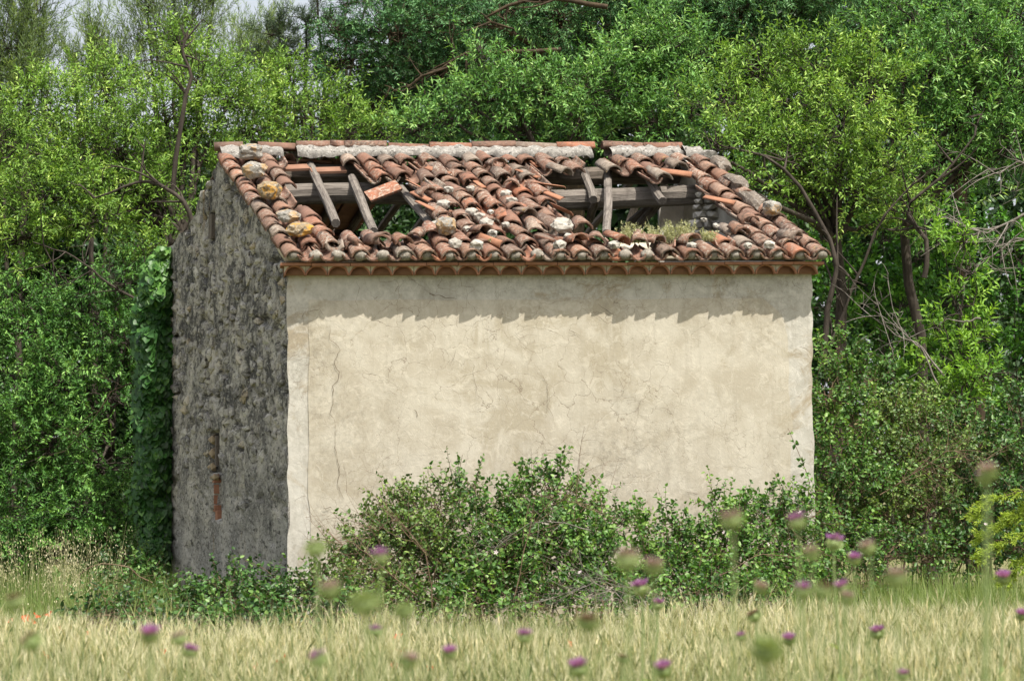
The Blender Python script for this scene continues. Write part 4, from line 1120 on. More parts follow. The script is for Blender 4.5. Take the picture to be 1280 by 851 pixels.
br("bramble", "low bramble mat along the ground right of the house", 'bramble', [(1060, 690, 38, 31), (1110, 695, 36, 31), (1160, 700, 30, 31.2), (1030, 720, 34, 30.4), (1085, 730, 28, 30.2)], 54)
# --- brambles against the front wall
br("bramble", "big leafy bramble mound in front of the middle of the wall", 'bramble', [(692, 618, 30, 29), (722, 648, 40, 28.8), (660, 640, 46, 28.8), (620, 660, 44, 28.6), (690, 685, 52, 28.4), (740, 700, 40, 28.4), (630, 710, 52, 28.2), (700, 730, 44, 28), (640, 745, 40, 27.9), (745, 740, 34, 28), (760, 660, 26, 29), (660, 680, 46, 28.6), (720, 700, 46, 28.4), (600, 700, 46, 28.6), (600, 750, 34, 27.8), (680, 760, 30, 27.6), (560, 755, 30, 27.8), (600, 776, 26, 26.6), (660, 782, 26, 26.4), (720, 774, 26, 26.6), (765, 762, 22, 27)], 55, .95)
br("bramble", "left half of wall bramble with purple-brown canes sloping to corner", 'bramble2', [(545, 640, 34, 29.2), (500, 650, 34, 29.2), (560, 680, 44, 28.8), (500, 695, 44, 28.8), (450, 690, 38, 29), (430, 720, 36, 28.8), (540, 725, 46, 28.4), (470, 735, 40, 28.4), (590, 740, 40, 28.2), (395, 735, 28, 28.8), (578, 620, 24, 29.2), (510, 755, 30, 28), (440, 755, 34, 28), (480, 765, 28, 27.6), (405, 765, 26, 27.6), (530, 690, 44, 28.9), (470, 670, 34, 29.2), (440, 780, 24, 26.4), (500, 782, 24, 26.4), (550, 782, 24, 26.4)], 56, .95)
br("bramble", "bramble patch with upright shoots left of the right wall corner", 'bramble', [(960, 650, 34, 29.6), (1000, 650, 34, 29.8), (920, 680, 42, 29.2), (970, 690, 42, 29.2), (1015, 690, 36, 29.4), (940, 725, 40, 28.8), (990, 730, 36, 28.8), (905, 640, 22, 29.6), (1020, 740, 30, 28.8), (950, 745, 32, 28.2), (1000, 755, 26, 28), (930, 758, 22, 27.2), (975, 764, 20, 27)], 57, 1.0)
br("bramble", "lower bramble clump between wall mound and right corner patch", 'bramble', [(830, 690, 34, 29.2), (865, 700, 38, 29), (800, 715, 32, 28.8), (845, 735, 40, 28.6), (890, 735, 34, 28.6), (785, 740, 26, 28.4), (805, 665, 16, 29.4), (840, 655, 16, 29.4), (820, 750, 30, 28), (870, 752, 30, 28), (900, 700, 34, 29), (800, 768, 22, 26.8), (850, 768, 22, 26.8), (895, 764, 20, 27)], 58, 1.0)
br("bramble", "dark bramble heap at the foot of the gable wall", 'bramble_dark', [(240, 765, 28, 30.4), (288, 738, 30, 30.2), (300, 765, 34, 29.6), (340, 758, 32, 29.4), (255, 765, 34, 30.2), (365, 755, 30, 29.2), (320, 775, 26, 29.4), (290, 785, 24, 28.4), (350, 782, 24, 28.2), (250, 788, 20, 28.6), (390, 775, 22, 28), (290, 790, 26, 24.4), (335, 788, 26, 24.4), (380, 782, 24, 24.8), (420, 776, 22, 25.2)], 59, 1.2)
br("bramble", "sprawling dark bramble left of the gable below the ivy", 'bramble_dark', [(150, 740, 38, 33), (188, 745, 28, 33), (130, 765, 30, 32), (180, 770, 30, 31.6), (215, 770, 24, 31.4), (165, 705, 30, 36.3), (205, 780, 24, 31), (150, 780, 28, 29.6), (195, 788, 24, 29), (120, 785, 20, 29.4), (235, 780, 24, 29.4), (140, 785, 26, 25), (190, 790, 26, 24.4), (240, 790, 26, 24.2), (110, 782, 20, 25.4), (170, 770, 26, 26)], 60, 1.25)

# --- shoots standing above the brambles
def shoot(name, label, pts, Y, nleaf, seed, mat='bramble', r=.006, ll=.055):
    rg = np.random.default_rng(seed); root = empty(name)
    P = np.array([U(x, y, Y) for x, y in pts]); t = np.linspace(0, len(P) - 1, 14)
    Q = np.stack([np.interp(t, np.arange(len(P)), P[:, k]) for k in range(3)], 1)
    a = MB(); V, F = tubes(Q[None], np.linspace(r, r * .35, 14)[None], 5); a.add(V, F); o = a.build("stem", MAT['cane'], None, True); o.parent = root
    ti = rg.uniform(1, 13, nleaf); B = np.stack([np.interp(ti, np.arange(14), Q[:, k]) for k in range(3)], 1)
    d = nrm(rdir(rg, nleaf) + [0, -.2, .3]); lp = np.repeat(B + d * .03, 3, 0); d3 = nrm(np.repeat(d, 3, 0) + rdir(rg, nleaf * 3) * .55)
    V, F = leaf_quads(lp, d3, nrm(rg.normal(size=(nleaf * 3, 3)) * .5 + [0, -.3, .8]), ll * rg.uniform(.6, 1.2, nleaf * 3), ll * .66 * rg.uniform(.7, 1.2, nleaf * 3))
    m = MB(); m.add(V, F, np.repeat(np.clip(.5 + rg.normal(size=nleaf * 3) * .2, 0, 1), 2)); o = m.build("leaves", MAT[mat], None); o.parent = root
    rebase(root, Q[0]); tag(root, label, "shoot", "shoots above the brambles")
shoot("bramble_shoot", "tall arching bramble shoot against the right edge of the wall", [(1008, 640), (1012, 600), (1000, 570), (985, 535)], 30.2, 20, 1)
shoot("bramble_shoot", "short leaning bramble shoot left of the tall arching one", [(990, 650), (978, 615), (968, 590)], 30, 12, 2)
shoot("bramble_shoot", "bramble shoot leaning left over the right corner patch", [(925, 660), (905, 630), (887, 612)], 29.6, 14, 3)
shoot("bramble_shoot", "upright bramble shoot above the right corner patch", [(928, 660), (930, 630), (933, 605)], 29.6, 12, 4)
shoot("bramble_shoot", "slim leafy shoot just right of the big wall mound", [(812, 700), (800, 650), (793, 615)], 29.2, 18, 5)
shoot("bramble_shoot", "slim leafy shoot at the top of the lower clump", [(850, 690), (853, 655), (856, 632)], 29.2, 16, 6)
shoot("bramble_shoot", "dark spiky shoot standing above left half of the wall bramble", [(575, 640), (572, 600), (578, 568)], 29.2, 16, 7)
shoot("bramble_shoot", "thin shoot leaning left beside the dark spiky one", [(562, 630), (548, 600), (535, 582)], 29.2, 10, 8)
shoot("bramble_shoot", "short shoot on the crest of the big wall mound", [(660, 630), (655, 600), (652, 575)], 29.1, 10, 9)
shoot("bramble_shoot", "leafy top shoot of the big wall mound", [(695, 600), (700, 580), (705, 563)], 29, 16, 10)
shoot("bramble_shoot", "thin shoot at the left shoulder of the wall bramble", [(500, 650), (490, 625), (478, 605)], 29.2, 10, 11)
shoot("bramble_shoot", "low shoot creeping up the wall near the left corner", [(455, 680), (430, 655), (415, 640)], 29.3, 12, 12)
shoot("bramble_shoot", "arching bare bramble cane crossing the gable corner", [(400, 775), (360, 735), (330, 710), (305, 700)], 29.3, 8, 13)

# --- bare tangled canes and dead branches
def dead(name, label, pts, Y, r0, seed, mat='bark_grey', n1=10, len1=.6, n2=3, group="dead branches", cat="branch"):
    rg = np.random.default_rng(seed); root = empty(name); m = MB()
    P = np.array([U(x, y, Y + (yy[0] if yy else 0)) for x, y, *yy in pts]); K = 12; t = np.linspace(0, len(P) - 1, K)
    Q = np.stack([np.interp(t, np.arange(len(P)), P[:, k]) for k in range(3)], 1) + np.cumsum(rg.normal(size=(K, 3)) * .012, 0)
    V, F = tubes(Q[None], np.linspace(r0, r0 * .3, K)[None], 6); m.add(V, F)
    ax = nrm(Q[-1] - Q[0])
    for lev in range(2):
        n = n1 if lev == 0 else n1 * n2
        if lev == 0: st = Q[rg.integers(2, K, n)]; base = np.broadcast_to(ax, (n, 3)); L = len1 * rg.uniform(.4, 1.1, n); rr = r0 * .45
        else: st = T1[rg.integers(0, n1, n), rg.integers(2, 6, n)]; base = np.repeat(D1, n2, 0)[:n]; L = len1 * .45 * rg.uniform(.4, 1.1, n); rr = r0 * .22
        d = nrm(base * .6 + rdir(rg, n) * [.9, .5, .9])
        k = np.linspace(0, 1, 6)[None, :, None]
        T = st[:, None] + d[:, None] * L[:, None, None] * k + rg.normal(size=(n, 1, 3)) * .2 * L[:, None, None] * k ** 2
        V, F = tubes(T, np.broadcast_to(np.linspace(rr, rr * .3, 6), (n, 6)), 4); m.add(V, F)
        if lev == 0: T1 = T; D1 = d
    o = m.build("branch", MAT[mat], None, True); o.parent = root; rebase(root, P[0]); tag(root, label, cat, group)
dead("dead_branch", "bare pale branch fanning out below the almond right of the wall", [(1180, 470), (1150, 430), (1120, 420), (1095, 370)], 34.5, .016, 1)
dead("dead_branch", "second bare pale branch hanging beside the fanning one", [(1172, 480), (1160, 440), (1130, 415), (1115, 355)], 34.4, .014, 2, 'bark_grey', 8, .5)
dead("dead_branch", "grey dead bough with side twigs at the right edge", [(1300, 260), (1260, 275), (1225, 290), (1190, 280)], 35.5, .022, 3, 'bark_grey', 14, .7)
dead("dead_branch", "lower grey dead bough at the right edge", [(1300, 300), (1265, 300), (1240, 320), (1215, 330)], 35.3, .018, 4, 'bark_grey', 12, .6)
dead("dead_branch", "tangle of dead twigs high at the right edge", [(1300, 220), (1275, 200), (1250, 215), (1225, 195)], 36, .016, 5, 'bark_grey', 12, .6)
dead("dead_branch", "short stripped limb pointing left of the sapling", [(1225, 395), (1205, 400), (1185, 398)], 34.3, .016, 6, 'bark_grey', 3, .2)
dead("dry_canes", "grey dry canes lying in front of the big wall mound", [(790, 760), (770, 735), (745, 720), (700, 735)], 26.3, .006, 7, 'bark_grey', 26, .55, 2, "dry bramble canes")
dead("dry_canes", "arched bare canes on the crest of the wall mound", [(740, 660), (700, 650), (660, 655), (620, 690)], 27.1, .006, 8, 'bark_grey', 16, .5, 2, "dry bramble canes")
dead("dry_canes", "brown canes bristling from left half of the wall bramble", [(520, 740), (470, 700), (440, 680), (420, 690)], 27.3, .007, 9, 'cane', 22, .6, 2, "dry bramble canes")
dead("dry_canes", "heap of brown dry canes at the foot of left bramble", [(105, 775), (140, 765), (180, 770), (215, 775)], 25.0, .008, 10, 'cane', 20, .5, 2, "dry bramble canes")
dead("dry_canes", "tangled brown canes in the undergrowth right of the house", [(1100, 620), (1150, 590), (1190, 560), (1240, 570)], 31.8, .008, 11, 'cane', 30, .7, 2, "dry bramble canes")
dead("dry_canes", "brown canes among the right corner bramble patch", [(900, 720), (950, 690), (1000, 700), (1030, 650)], 28.0, .006, 12, 'cane', 20, .5, 2, "dry bramble canes")
dead("dry_canes", "brown canes arching over the crest of the wall mound", [(640, 770), (660, 680), (700, 620), (760, 640)], 27.4, .007, 31, 'cane', 26, .7, 2, "dry bramble canes")
dead("dry_canes", "brown canes rising through left half of wall bramble", [(540, 770), (530, 690), (490, 640), (440, 680)], 27.6, .007, 32, 'cane', 26, .7, 2, "dry bramble canes")
dead("dry_canes", "pale dry canes low between the two wall bramble clumps", [(820, 775), (790, 740), (760, 735), (730, 755)], 26.2, .006, 33, 'bark_grey', 24, .5, 2, "dry bramble canes")
dead("bare_limb", "dark crooked almond limb reaching left from behind the gable", [(246, 300), (228, 255), (200, 232), (165, 228), (110, 250)], 39.2, .045, 13, 'bark', 8, .7, 2, "bare limbs of the left trees")
dead("bare_limb", "dark upright almond limb forking in left treetop", [(215, 240), (235, 120), (243, 90), (232, 70), (240, 40)], 39.8, .04, 14, 'bark', 8, .7, 2, "bare limbs of the left trees")
dead("bare_limb", "long bare limb sloping up leftwards beside the ivy", [(180, 380), (130, 350), (90, 320), (40, 300)], 38.2, .022, 15, 'bark', 10, .7, 2, "bare limbs of the left trees")
dead("bare_limb", "lichened thin branch drooping in the shade left of ivy", [(165, 480), (140, 485), (115, 525), (80, 560)], 37.8, .012, 16, 'bark_ochre', 9, .5, 2, "bare limbs of the left trees")
dead("bare_limb", "ochre forked bough under the blue-green crown above the ridge", [(700, 62), (640, 66), (580, 68), (520, 100)], 42.5, .04, 17, 'bark_ochre', 9, .7, 2, "ochre boughs behind the ridge")
dead("bare_limb", "upper ochre bough along the top edge behind the ridge", [(760, 10), (700, 2), (640, 8), (600, 30), (640, 42)], 42.6, .045, 18, 'bark_ochre', 9, .7, 2, "ochre boughs behind the ridge")
dead("bare_limb", "low ochre bough at the left end of the blue-green crown", [(570, 80), (530, 95), (500, 115), (480, 105)], 42.4, .022, 19, 'bark_ochre', 8, .5, 2, "ochre boughs behind the ridge")
dead("leaning_tree", "dark leaning stem right of the roof corner", [(1030, 450), (1036, 380), (1050, 320), (1010, 240), (960, 190), (895, 175)], 35.6, .045, 20, 'bark', 9, .6, 2, "dark stems right of the house", "tree")
dead("leaning_tree", "dark crooked stem rising through the right almond", [(1155, 345), (1158, 300), (1128, 262), (1180, 220), (1215, 170)], 36, .04, 21, 'bark', 9, .6, 2, "dark stems right of the house", "tree")
dead("leaning_tree", "slim dark stem leaning right behind the roof corner", [(1040, 430), (1070, 350), (1100, 280), (1150, 220)], 35.7, .028, 22, 'bark', 8, .5, 2, "dark stems right of the house", "tree")
dead("bramble_arch", "dark bare bramble cane looping left of the ivy foot", [(190, 728), (160, 705), (120, 700), (97, 715), (95, 740), (115, 755)], 32.0, .010, 23, 'cane', 2, .2, 1, "dry bramble canes")

# --- yellow-green conifer boughs at the right edge
def conifer():
    rg = np.random.default_rng(4); root = empty("conifer"); tb = MB(); cb = MB(); Y = 25.0
    b = U(1330, 590, Y); b = np.array([b.x, b.y, 0])
    V, F = tubes(np.array([[b, b + [0, 0, 1.4], b + [.02, 0, 2.6]]]), np.array([[.045, .03, .01]]), 8); tb.add(V, F)
    B = [((1320, 620), (1280, 612), (1240, 625), (1228, 642)), ((1325, 640), (1290, 640), (1255, 655), (1232, 672)), ((1325, 665), (1295, 660), (1262, 675), (1224, 700)), ((1330, 690), (1300, 690), (1275, 705), (1262, 725)), ((1325, 640), (1300, 620), (1280, 640), (1262, 645))]
    B += [tuple((2660 - x, y - 12) for x, y in q) for q in B] + [((1330, 560), (1315, 545), (1305, 520), (1300, 500)), ((1330, 540), (1345, 520), (1355, 500), (1362, 480)), ((1330, 530), (1326, 500), (1332, 470), (1330, 440))]
    for k, pts in enumerate(B):
        P = np.array([U(x, y, Y + .25 * math.sin(k * 2)) for x, y in pts]); t = np.linspace(0, 3, 14)
        Q = np.stack([np.interp(t, np.arange(4), P[:, a]) for a in range(3)], 1)
        V, F = tubes(Q[None], np.linspace(.01, .003, 14)[None], 5); tb.add(V, F)
        n = 30; ti = rg.uniform(3, 13, n); S0 = np.stack([np.interp(ti, np.arange(14), Q[:, a]) for a in range(3)], 1)
        ax = nrm(Q[-1] - Q[3]); d = nrm(ax * 1.1 + rdir(rg, n) * [.8, .8, .55] + [0, 0, .1]); L = rg.uniform(.07, .17, n)
        k2 = np.linspace(0, 1, 3)[None, :, None]; T = S0[:, None] + d[:, None] * L[:, None, None] * k2
        V, F = tubes(T, np.broadcast_to(np.array([.004, .003, .001]), (n, 3)), 3); cb.add(V, F, .4)
        nl = 30; u = rg.uniform(.1, 1.05, (n, nl)); lp = S0[:, None] + d[:, None] * (L[:, None] * u)[..., None]
        ld = nrm(d[:, None] * 1.0 + rg.normal(size=(n, nl, 3)) * .55)
        N = n * nl
        V, F = leaf_tris(lp.reshape(-1, 3), ld.reshape(-1, 3), rdir(rg, N), .045 * rg.uniform(.6, 1.2, N), .011 * np.ones(N))
        cb.add(V, F, np.repeat(np.clip(.5 + rg.normal(size=N) * .2, 0, 1), 2))
    o = tb.build("trunk", MAT['bark_ochre'], None, True); o.parent = root
    o = cb.build("crown", MAT['conifer'], None); o.parent = root
    rebase(root, b); tag(root, "young yellow-green conifer reaching in at the right edge", "tree")
conifer()

# --- ivy on the back corner
def ivy():
    rg = np.random.default_rng(8); root = empty("ivy"); m = MB(); N = 6500
    y = rg.uniform(308, 735, N)
    lx = np.interp(y, [308, 330, 360, 420, 520, 620, 735], [205, 180, 172, 170, 172, 170, 178]) + 4 * np.sin(y / 17.0) + rg.normal(size=N) * 2
    rx = np.interp(y, [308, 320, 500, 650, 735], [206, 214, 215, 213, 209]) + 3 * np.sin(y / 11.0) * (vnoise(np.stack([y, y, y], 1), .05, 1)) + rg.normal(size=N) * 1.5
    u = rg.random(N); x = lx + (rx - lx) * u
    dep = 37.15 - .38 * np.sqrt(np.clip(1 - (2 * u - 1) ** 2, 0, 1)) * (.6 + .8 * vnoise(np.stack([x * .5, y * .5, 0 * x], 1), .12, 4)) + rg.exponential(.05, N)
    P = np.array([U(a, b, c) for a, b, c in zip(x, y, dep)])
    d = nrm(rg.normal(size=(N, 3)) * .35 + [0, -.25, -.9]); nn = nrm(rg.normal(size=(N, 3)) * .24 + np.stack([(2 * u - 1) * .6, -np.ones(N) * .8, np.full(N, .45)], 1))
    V, F = leaf_quads(P, d, nn, .115 * rg.uniform(.6, 1.2, N), .11 * rg.uniform(.7, 1.2, N), .12)
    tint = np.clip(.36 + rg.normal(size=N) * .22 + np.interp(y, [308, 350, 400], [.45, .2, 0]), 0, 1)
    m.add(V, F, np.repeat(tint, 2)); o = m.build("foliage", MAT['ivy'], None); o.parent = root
    ys = np.linspace(745, 320, 12)
    s = MB()
    for k in range(6):
        Q = np.array([U(178 + k * 6 + 3 * math.sin(yy / 40 + k), yy, 37.2) for yy in ys]); V, F = tubes(Q[None], np.linspace(.03, .008, 12)[None], 5); s.add(V, F)
    o = s.build("stems", MAT['bark'], None, True); o.parent = root
    b = U(192, 590, 37.2); rebase(root, (b.x, b.y, 0)); tag(root, "column of dark ivy climbing the back corner of the house", "ivy")
ivy()
print("leaves", NLEAF)

# --- pale flowers in the brambles
def bramble_flowers():
    rg = np.random.default_rng(3)
    spots = [(690, 620, 29), (745, 625, 28.7), (560, 650, 28.8), (470, 700, 28.4), (620, 690, 28), (700, 725, 27.6), (725, 715, 27.6), (755, 730, 27.6), (860, 690, 28.6), (905, 665, 29), (895, 730, 28.3), (960, 680, 28.8), (1010, 700, 28.9), (1085, 515, 33.4), (1070, 530, 33.2), (1125, 512, 33.8), (1100, 565, 32.8), (1135, 645, 32), (1200, 640, 32.2), (1060, 505, 32.8), (315, 740, 29.6), (350, 730, 29), (270, 760, 29.8), (1000, 640, 29.4), (540, 600, 29.1), (1165, 590, 32.5), (1232, 655, 32), (655, 610, 28.8)]
    spots.sort()
    m = MB(); n = 5
    V = [(0, 0, 0)]; F = []
    for k in range(5):
        a = k * 2 * math.pi / 5; i = len(V)
        V += [(math.cos(a - .5) * .016, math.sin(a - .5) * .016, .004), (math.cos(a) * .026, math.sin(a) * .026, .007), (math.cos(a + .5) * .016, math.sin(a + .5) * .016, .004)]
        F.append([0, i, i + 1, i + 2])
    m.add(V, F, .6); me = m.mesh("bramble_flower", MAT['flower_pale'])
    for k, (x, y, Y) in enumerate(spots):
        p = U(x, y, Y - .55); o = link("bramble_flower", me, None, p, (math.radians(60) + rg.normal() * .3, rg.normal() * .3, rg.uniform(0, 6)))
        tag(o, "tiny pale pink bramble blossom, %s from the left among the thickets" % ordw[k], "flower", "bramble blossoms")
bramble_flowers()

# --- dry plants rooted on the eave inside the right hole
def tuft(name, label, px, py, wpx, hpx, seed, n=70):
    rg = np.random.default_rng(seed); root = empty(name); m = MB()
    c = roof_px(px, py, .1); sc = c.y / FPX
    b = np.array(c) + np.stack([rg.uniform(-.5, .5, n) * wpx * sc, rg.uniform(-.1, .1, n), np.zeros(n)], 1)
    d = nrm(rg.normal(size=(n, 3)) * [.45, .3, .1] + [0, 0, 1]); L = hpx * sc * rg.uniform(.5, 1.1, n)
    k = np.linspace(0, 1, 4)[None, :, None]; T = b[:, None] + d[:, None] * L[:, None, None] * k + rg.normal(size=(n, 1, 3)) * .03 * k ** 2
    V, F = tubes(T, np.broadcast_to(np.array([.003, .0025, .002, .001]), (n, 4)), 3); m.add(V, F, .4)
    nl = 26; u = rg.uniform(.2, 1.05, (n, nl)); lp = b[:, None] + d[:, None] * (L[:, None] * u)[..., None]
    N = n * nl; V, F = leaf_tris(lp.reshape(-1, 3), nrm(d[:, None] * .6 + rg.normal(size=(n, nl, 3)) * .6).reshape(-1, 3), rdir(rg, N), .028 * rg.uniform(.6, 1.3, N), .010 * np.ones(N))
    m.add(V, F, np.repeat(np.clip(.5 + rg.normal(size=N) * .25, 0, 1), 2)); o = m.build("foliage", MAT['dryplant'], None); o.parent = root
    rebase(root, c); tag(root, label, "plant", "dry plants on the eave")
tuft("dry_plant", "small pale dry plant left of the big one on the roof edge", 787, 304, 24, 24, 1, 40)
tuft("dry_plant", "largest pale dry plant growing on the roof edge", 842, 305, 46, 28, 2, 90)
tuft("dry_plant", "smallest pale dry plant by the stone pier in the roof hole", 887, 302, 16, 16, 3, 26)
tuft("moss_tuft", "tiny green weed among the middle roof tiles", 613, 305, 5, 7, 4, 10)

# --- grass, oats, barley
def blades(m, P, h, w, lean, rg, tint):
    n = len(P); a = rg.uniform(0, 2 * np.pi, n); dirv = np.stack([np.cos(a), np.sin(a), 0 * a], 1)
    side = np.stack([np.cos(a + 1.3), np.sin(a + 1.3), 0 * a], 1)
    t = np.array([0, .4, .75, 1.0]); wid = np.array([1, .85, .5, .05])
    C = P[:, None] + np.array([0, 0, 1.])[None, None] * (h[:, None] * (t - .18 * lean[:, None] * t ** 2))[..., None] + dirv[:, None] * (h * lean)[:, None, None] * (t ** 2)[None, :, None]
    Lf = C - side[:, None] * (w[:, None] * wid)[..., None] * .5; Rt = C + side[:, None] * (w[:, None] * wid)[..., None] * .5
    V = np.stack([Lf, Rt], 2).reshape(-1, 3); i = np.arange(n)[:, None, None] * 8 + np.array([0, 2, 4])[None, :, None]
    F = (i + np.array([0, 1, 3, 2])).reshape(-1, 4); m.add(V, F, np.repeat(tint, 3))
def barley():
    rg = np.random.default_rng(17); N = 56000
    Y = 10 + 16.3 * rg.random(N) ** .75; X = rg.uniform(-1, 1, N) * (Y * .205 + 1.4)
    far = np.interp(640 + X / Y * FPX, [-200, 60, 120, 380, 440, 760, 900], [22.8, 21.8, 20.4, 20.6, 21.6, 21.9, 22.9]) + .5 * vnoise(np.stack([X, X, X], 1), .8, 3)
    k = Y < far; X = X[k]; Y = Y[k]; N = len(X)
    P = np.stack([X, Y, np.zeros(N)], 1)
    pat = vnoise(P, .6, 5); h = .40 + .14 * rg.random(N) + .10 * (pat - .5); tw = np.clip(.42 + .6 * (pat - .5) + rg.normal(size=N) * .32, 0, 1); h = h + (rg.random(N) < .05) * .13
    m = MB(); lean = np.abs(rg.normal(size=N)) * .14
    a = rg.uniform(0, 6.3, N); dirv = np.stack([np.cos(a), np.sin(a), 0 * a], 1)
    # stem
    top = P + dirv * (h * lean)[:, None] + np.array([0, 0, 1.]) * h[:, None]
    sw = np.array([.0022, 0, 0]); V = np.stack([P - sw, P + sw, top + sw, top - sw], 1).reshape(-1, 3)
    F = np.arange(N * 4).reshape(-1, 4); m.add(V, F, tw * .7)
    # leaves
    for r in range(1):
        q = P + (top - P) * rg.uniform(.25, .75, (N, 1)); blades(m, q, h * rg.uniform(.25, .5, N), .0045 * rg.uniform(.7, 1.3, N), rg.uniform(.1, .6, N), rg, np.clip(tw - .22 + rg.normal(size=N) * .15, 0, 1))
    # nodding ear, two crossing blades, and awns
    ed = nrm(dirv * rg.uniform(.0, .55, (N, 1)) + [0, 0, .8] + rg.normal(size=(N, 3)) * .12); el_ = .085 * rg.uniform(.75, 1.25, N)
    for r in range(2):
        nn = rdir(rg, N) if r == 0 else np.cross(ed, s_)
        s_ = nrm(np.cross(ed, nn)); mm = top + ed * (el_ * .45)[:, None]; w = .0065
        V = np.stack([top, mm + s_ * w, top + ed * el_[:, None], mm - s_ * w], 1).reshape(-1, 3); m.add(V, np.arange(N * 4).reshape(-1, 4), np.clip(tw + .12, 0, 1))
    for r in range(4):
        b = top + ed * (el_ * rg.uniform(.2, 1, N))[:, None]; ad = nrm(ed + rg.normal(size=(N, 3)) * .16); L = .11 * rg.uniform(.6, 1.2, N)
        s2 = nrm(np.cross(ad, rdir(rg, N))) * .0013
        V = np.stack([b - s2, b + s2, b + ad * L[:, None]], 1).reshape(-1, 3); m.add(V, np.arange(N * 3).reshape(-1, 3), np.clip(tw + .3, 0, 1))
    tag(m.build("barley_field", MAT['barley']), "ripening pale barley field across the foreground", None, None, "stuff")
barley()
def grass():
    rg = np.random.default_rng(6); m = MB()
    def patch(n, x0, x1, y0, y1, h, w, tn, lean=.35):
        Y = rg.uniform(y0, y1, n); px = rg.uniform(x0, x1, n); X = (px - 640) / FPX * Y
        P = np.stack([X, Y, 0 * X], 1); k = vnoise(P, 1.2, 8) + rg.normal(size=n) * .25 > .32; P = P[k]; nn = len(P)
        blades(m, P, h * rg.uniform(.5, 1.2, nn), w * rg.uniform(.7, 1.3, nn), np.abs(rg.normal(size=nn)) * lean, rg, np.clip(tn + rg.normal(size=nn) * .2, 0, 1))
    patch(9000, -150, 1450, 22, 28.5, .26, .008, .45)
    patch(10000, 980, 1450, 25.5, 31, .6, .008, .4, .3)
    patch(9000, -150, 220, 25, 36, .6, .007, .32, .3)
    patch(5000, -150, 1450, 30, 46, .45, .012, .25)
    tag(m.build("meadow_grass", MAT['grass']), "rough green grass along the field edge and under the bushes", None, None, "stuff")
grass()
def oats():
    rg = np.random.default_rng(12); m = MB(); n = 190
    Y = rg.uniform(27, 34, n); px = np.where(rg.random(n) < .7, rg.uniform(-60, 110, n), rg.uniform(60, 140, n)); X = (px - 640) / FPX * Y
    P = np.stack([X, Y, 0 * X], 1); h = rg.uniform(.6, 1.15, n)
    a = rg.uniform(0, 6.3, n); dv = np.stack([np.cos(a), np.sin(a), 0 * a], 1)
    top = P + dv * (h * .15)[:, None] + np.array([0, 0, 1.]) * h[:, None]
    V, F = tubes(np.stack([P, (P + top) / 2 + [0, 0, .02], top], 1), np.broadcast_to(np.array([.002, .0016, .001]), (n, 3)), 3); m.add(V, F, .35)
    k = 12; b = top[:, None] - np.array([0, 0, 1.]) * (rg.uniform(0, .34, (n, k)))[..., None] + rg.normal(size=(n, k, 3)) * [.04, .04, .01]
    N = n * k; V, F = leaf_tris(b.reshape(-1, 3), nrm(rg.normal(size=(N, 3)) * .35 + [0, 0, -1]), rdir(rg, N), .030 * rg.uniform(.7, 1.3, N), .009 * np.ones(N)); m.add(V, F, np.repeat(np.clip(.65 + rg.normal(size=N) * .2, 0, 1), 2))
    tag(m.build("wild_oat_grass", MAT['oat']), "pale wild oat grass with drooping seed heads left of house", None, None, "stuff")
oats()

# --- poppies
def poppies():
    rg = np.random.default_rng(2)
    spots = [(15, 778, 24), (32, 775, 25), (45, 772, 25), (40, 780, 23.5), (75, 790, 22), (110, 795, 21), (205, 817, 19), (58, 823, 18.5), (355, 828, 18), (497, 800, 20), (505, 816, 19), (492, 836, 17.5), (535, 840, 17.5), (710, 808, 19.5), (62, 770, 25.2), (320, 838, 17.5), (1193, 830, 18)]
    spots.sort()
    m = MB(); V = [(0, 0, 0)]; F = []
    for k in range(4):
        a = k * math.pi / 2; i = len(V)
        V += [(math.cos(a - .75) * .03, math.sin(a - .75) * .03, .022), (math.cos(a) * .042, math.sin(a) * .042, .03), (math.cos(a + .75) * .03, math.sin(a + .75) * .03, .022)]
        F.append([0, i, i + 1, i + 2])
    m.add(V, F, .5); pm = m.mesh("petals", MAT['poppy'])
    for k, (x, y, Y) in enumerate(spots):
        p = U(x, y, Y); root = empty("poppy", (p.x, p.y, 0))
        pt_ = link("petals", pm, root, (0, 0, p.z), (rg.normal() * .4 + .5, rg.normal() * .4, rg.uniform(0, 6))); pt_.scale = (1.25,) * 3
        s = MB(); V, F = tubes(np.array([[[.02, .0, 0], [.01, 0, p.z * .5], [0, 0, p.z]]]), np.array([[.002, .002, .0015]]), 3); s.add(V, F, .3); s.build("stem", MAT['grass'], root)
        tag(root, "small red poppy in the barley, %s from the left" % ordw[k], "poppy", "poppies in the barley")
poppies()

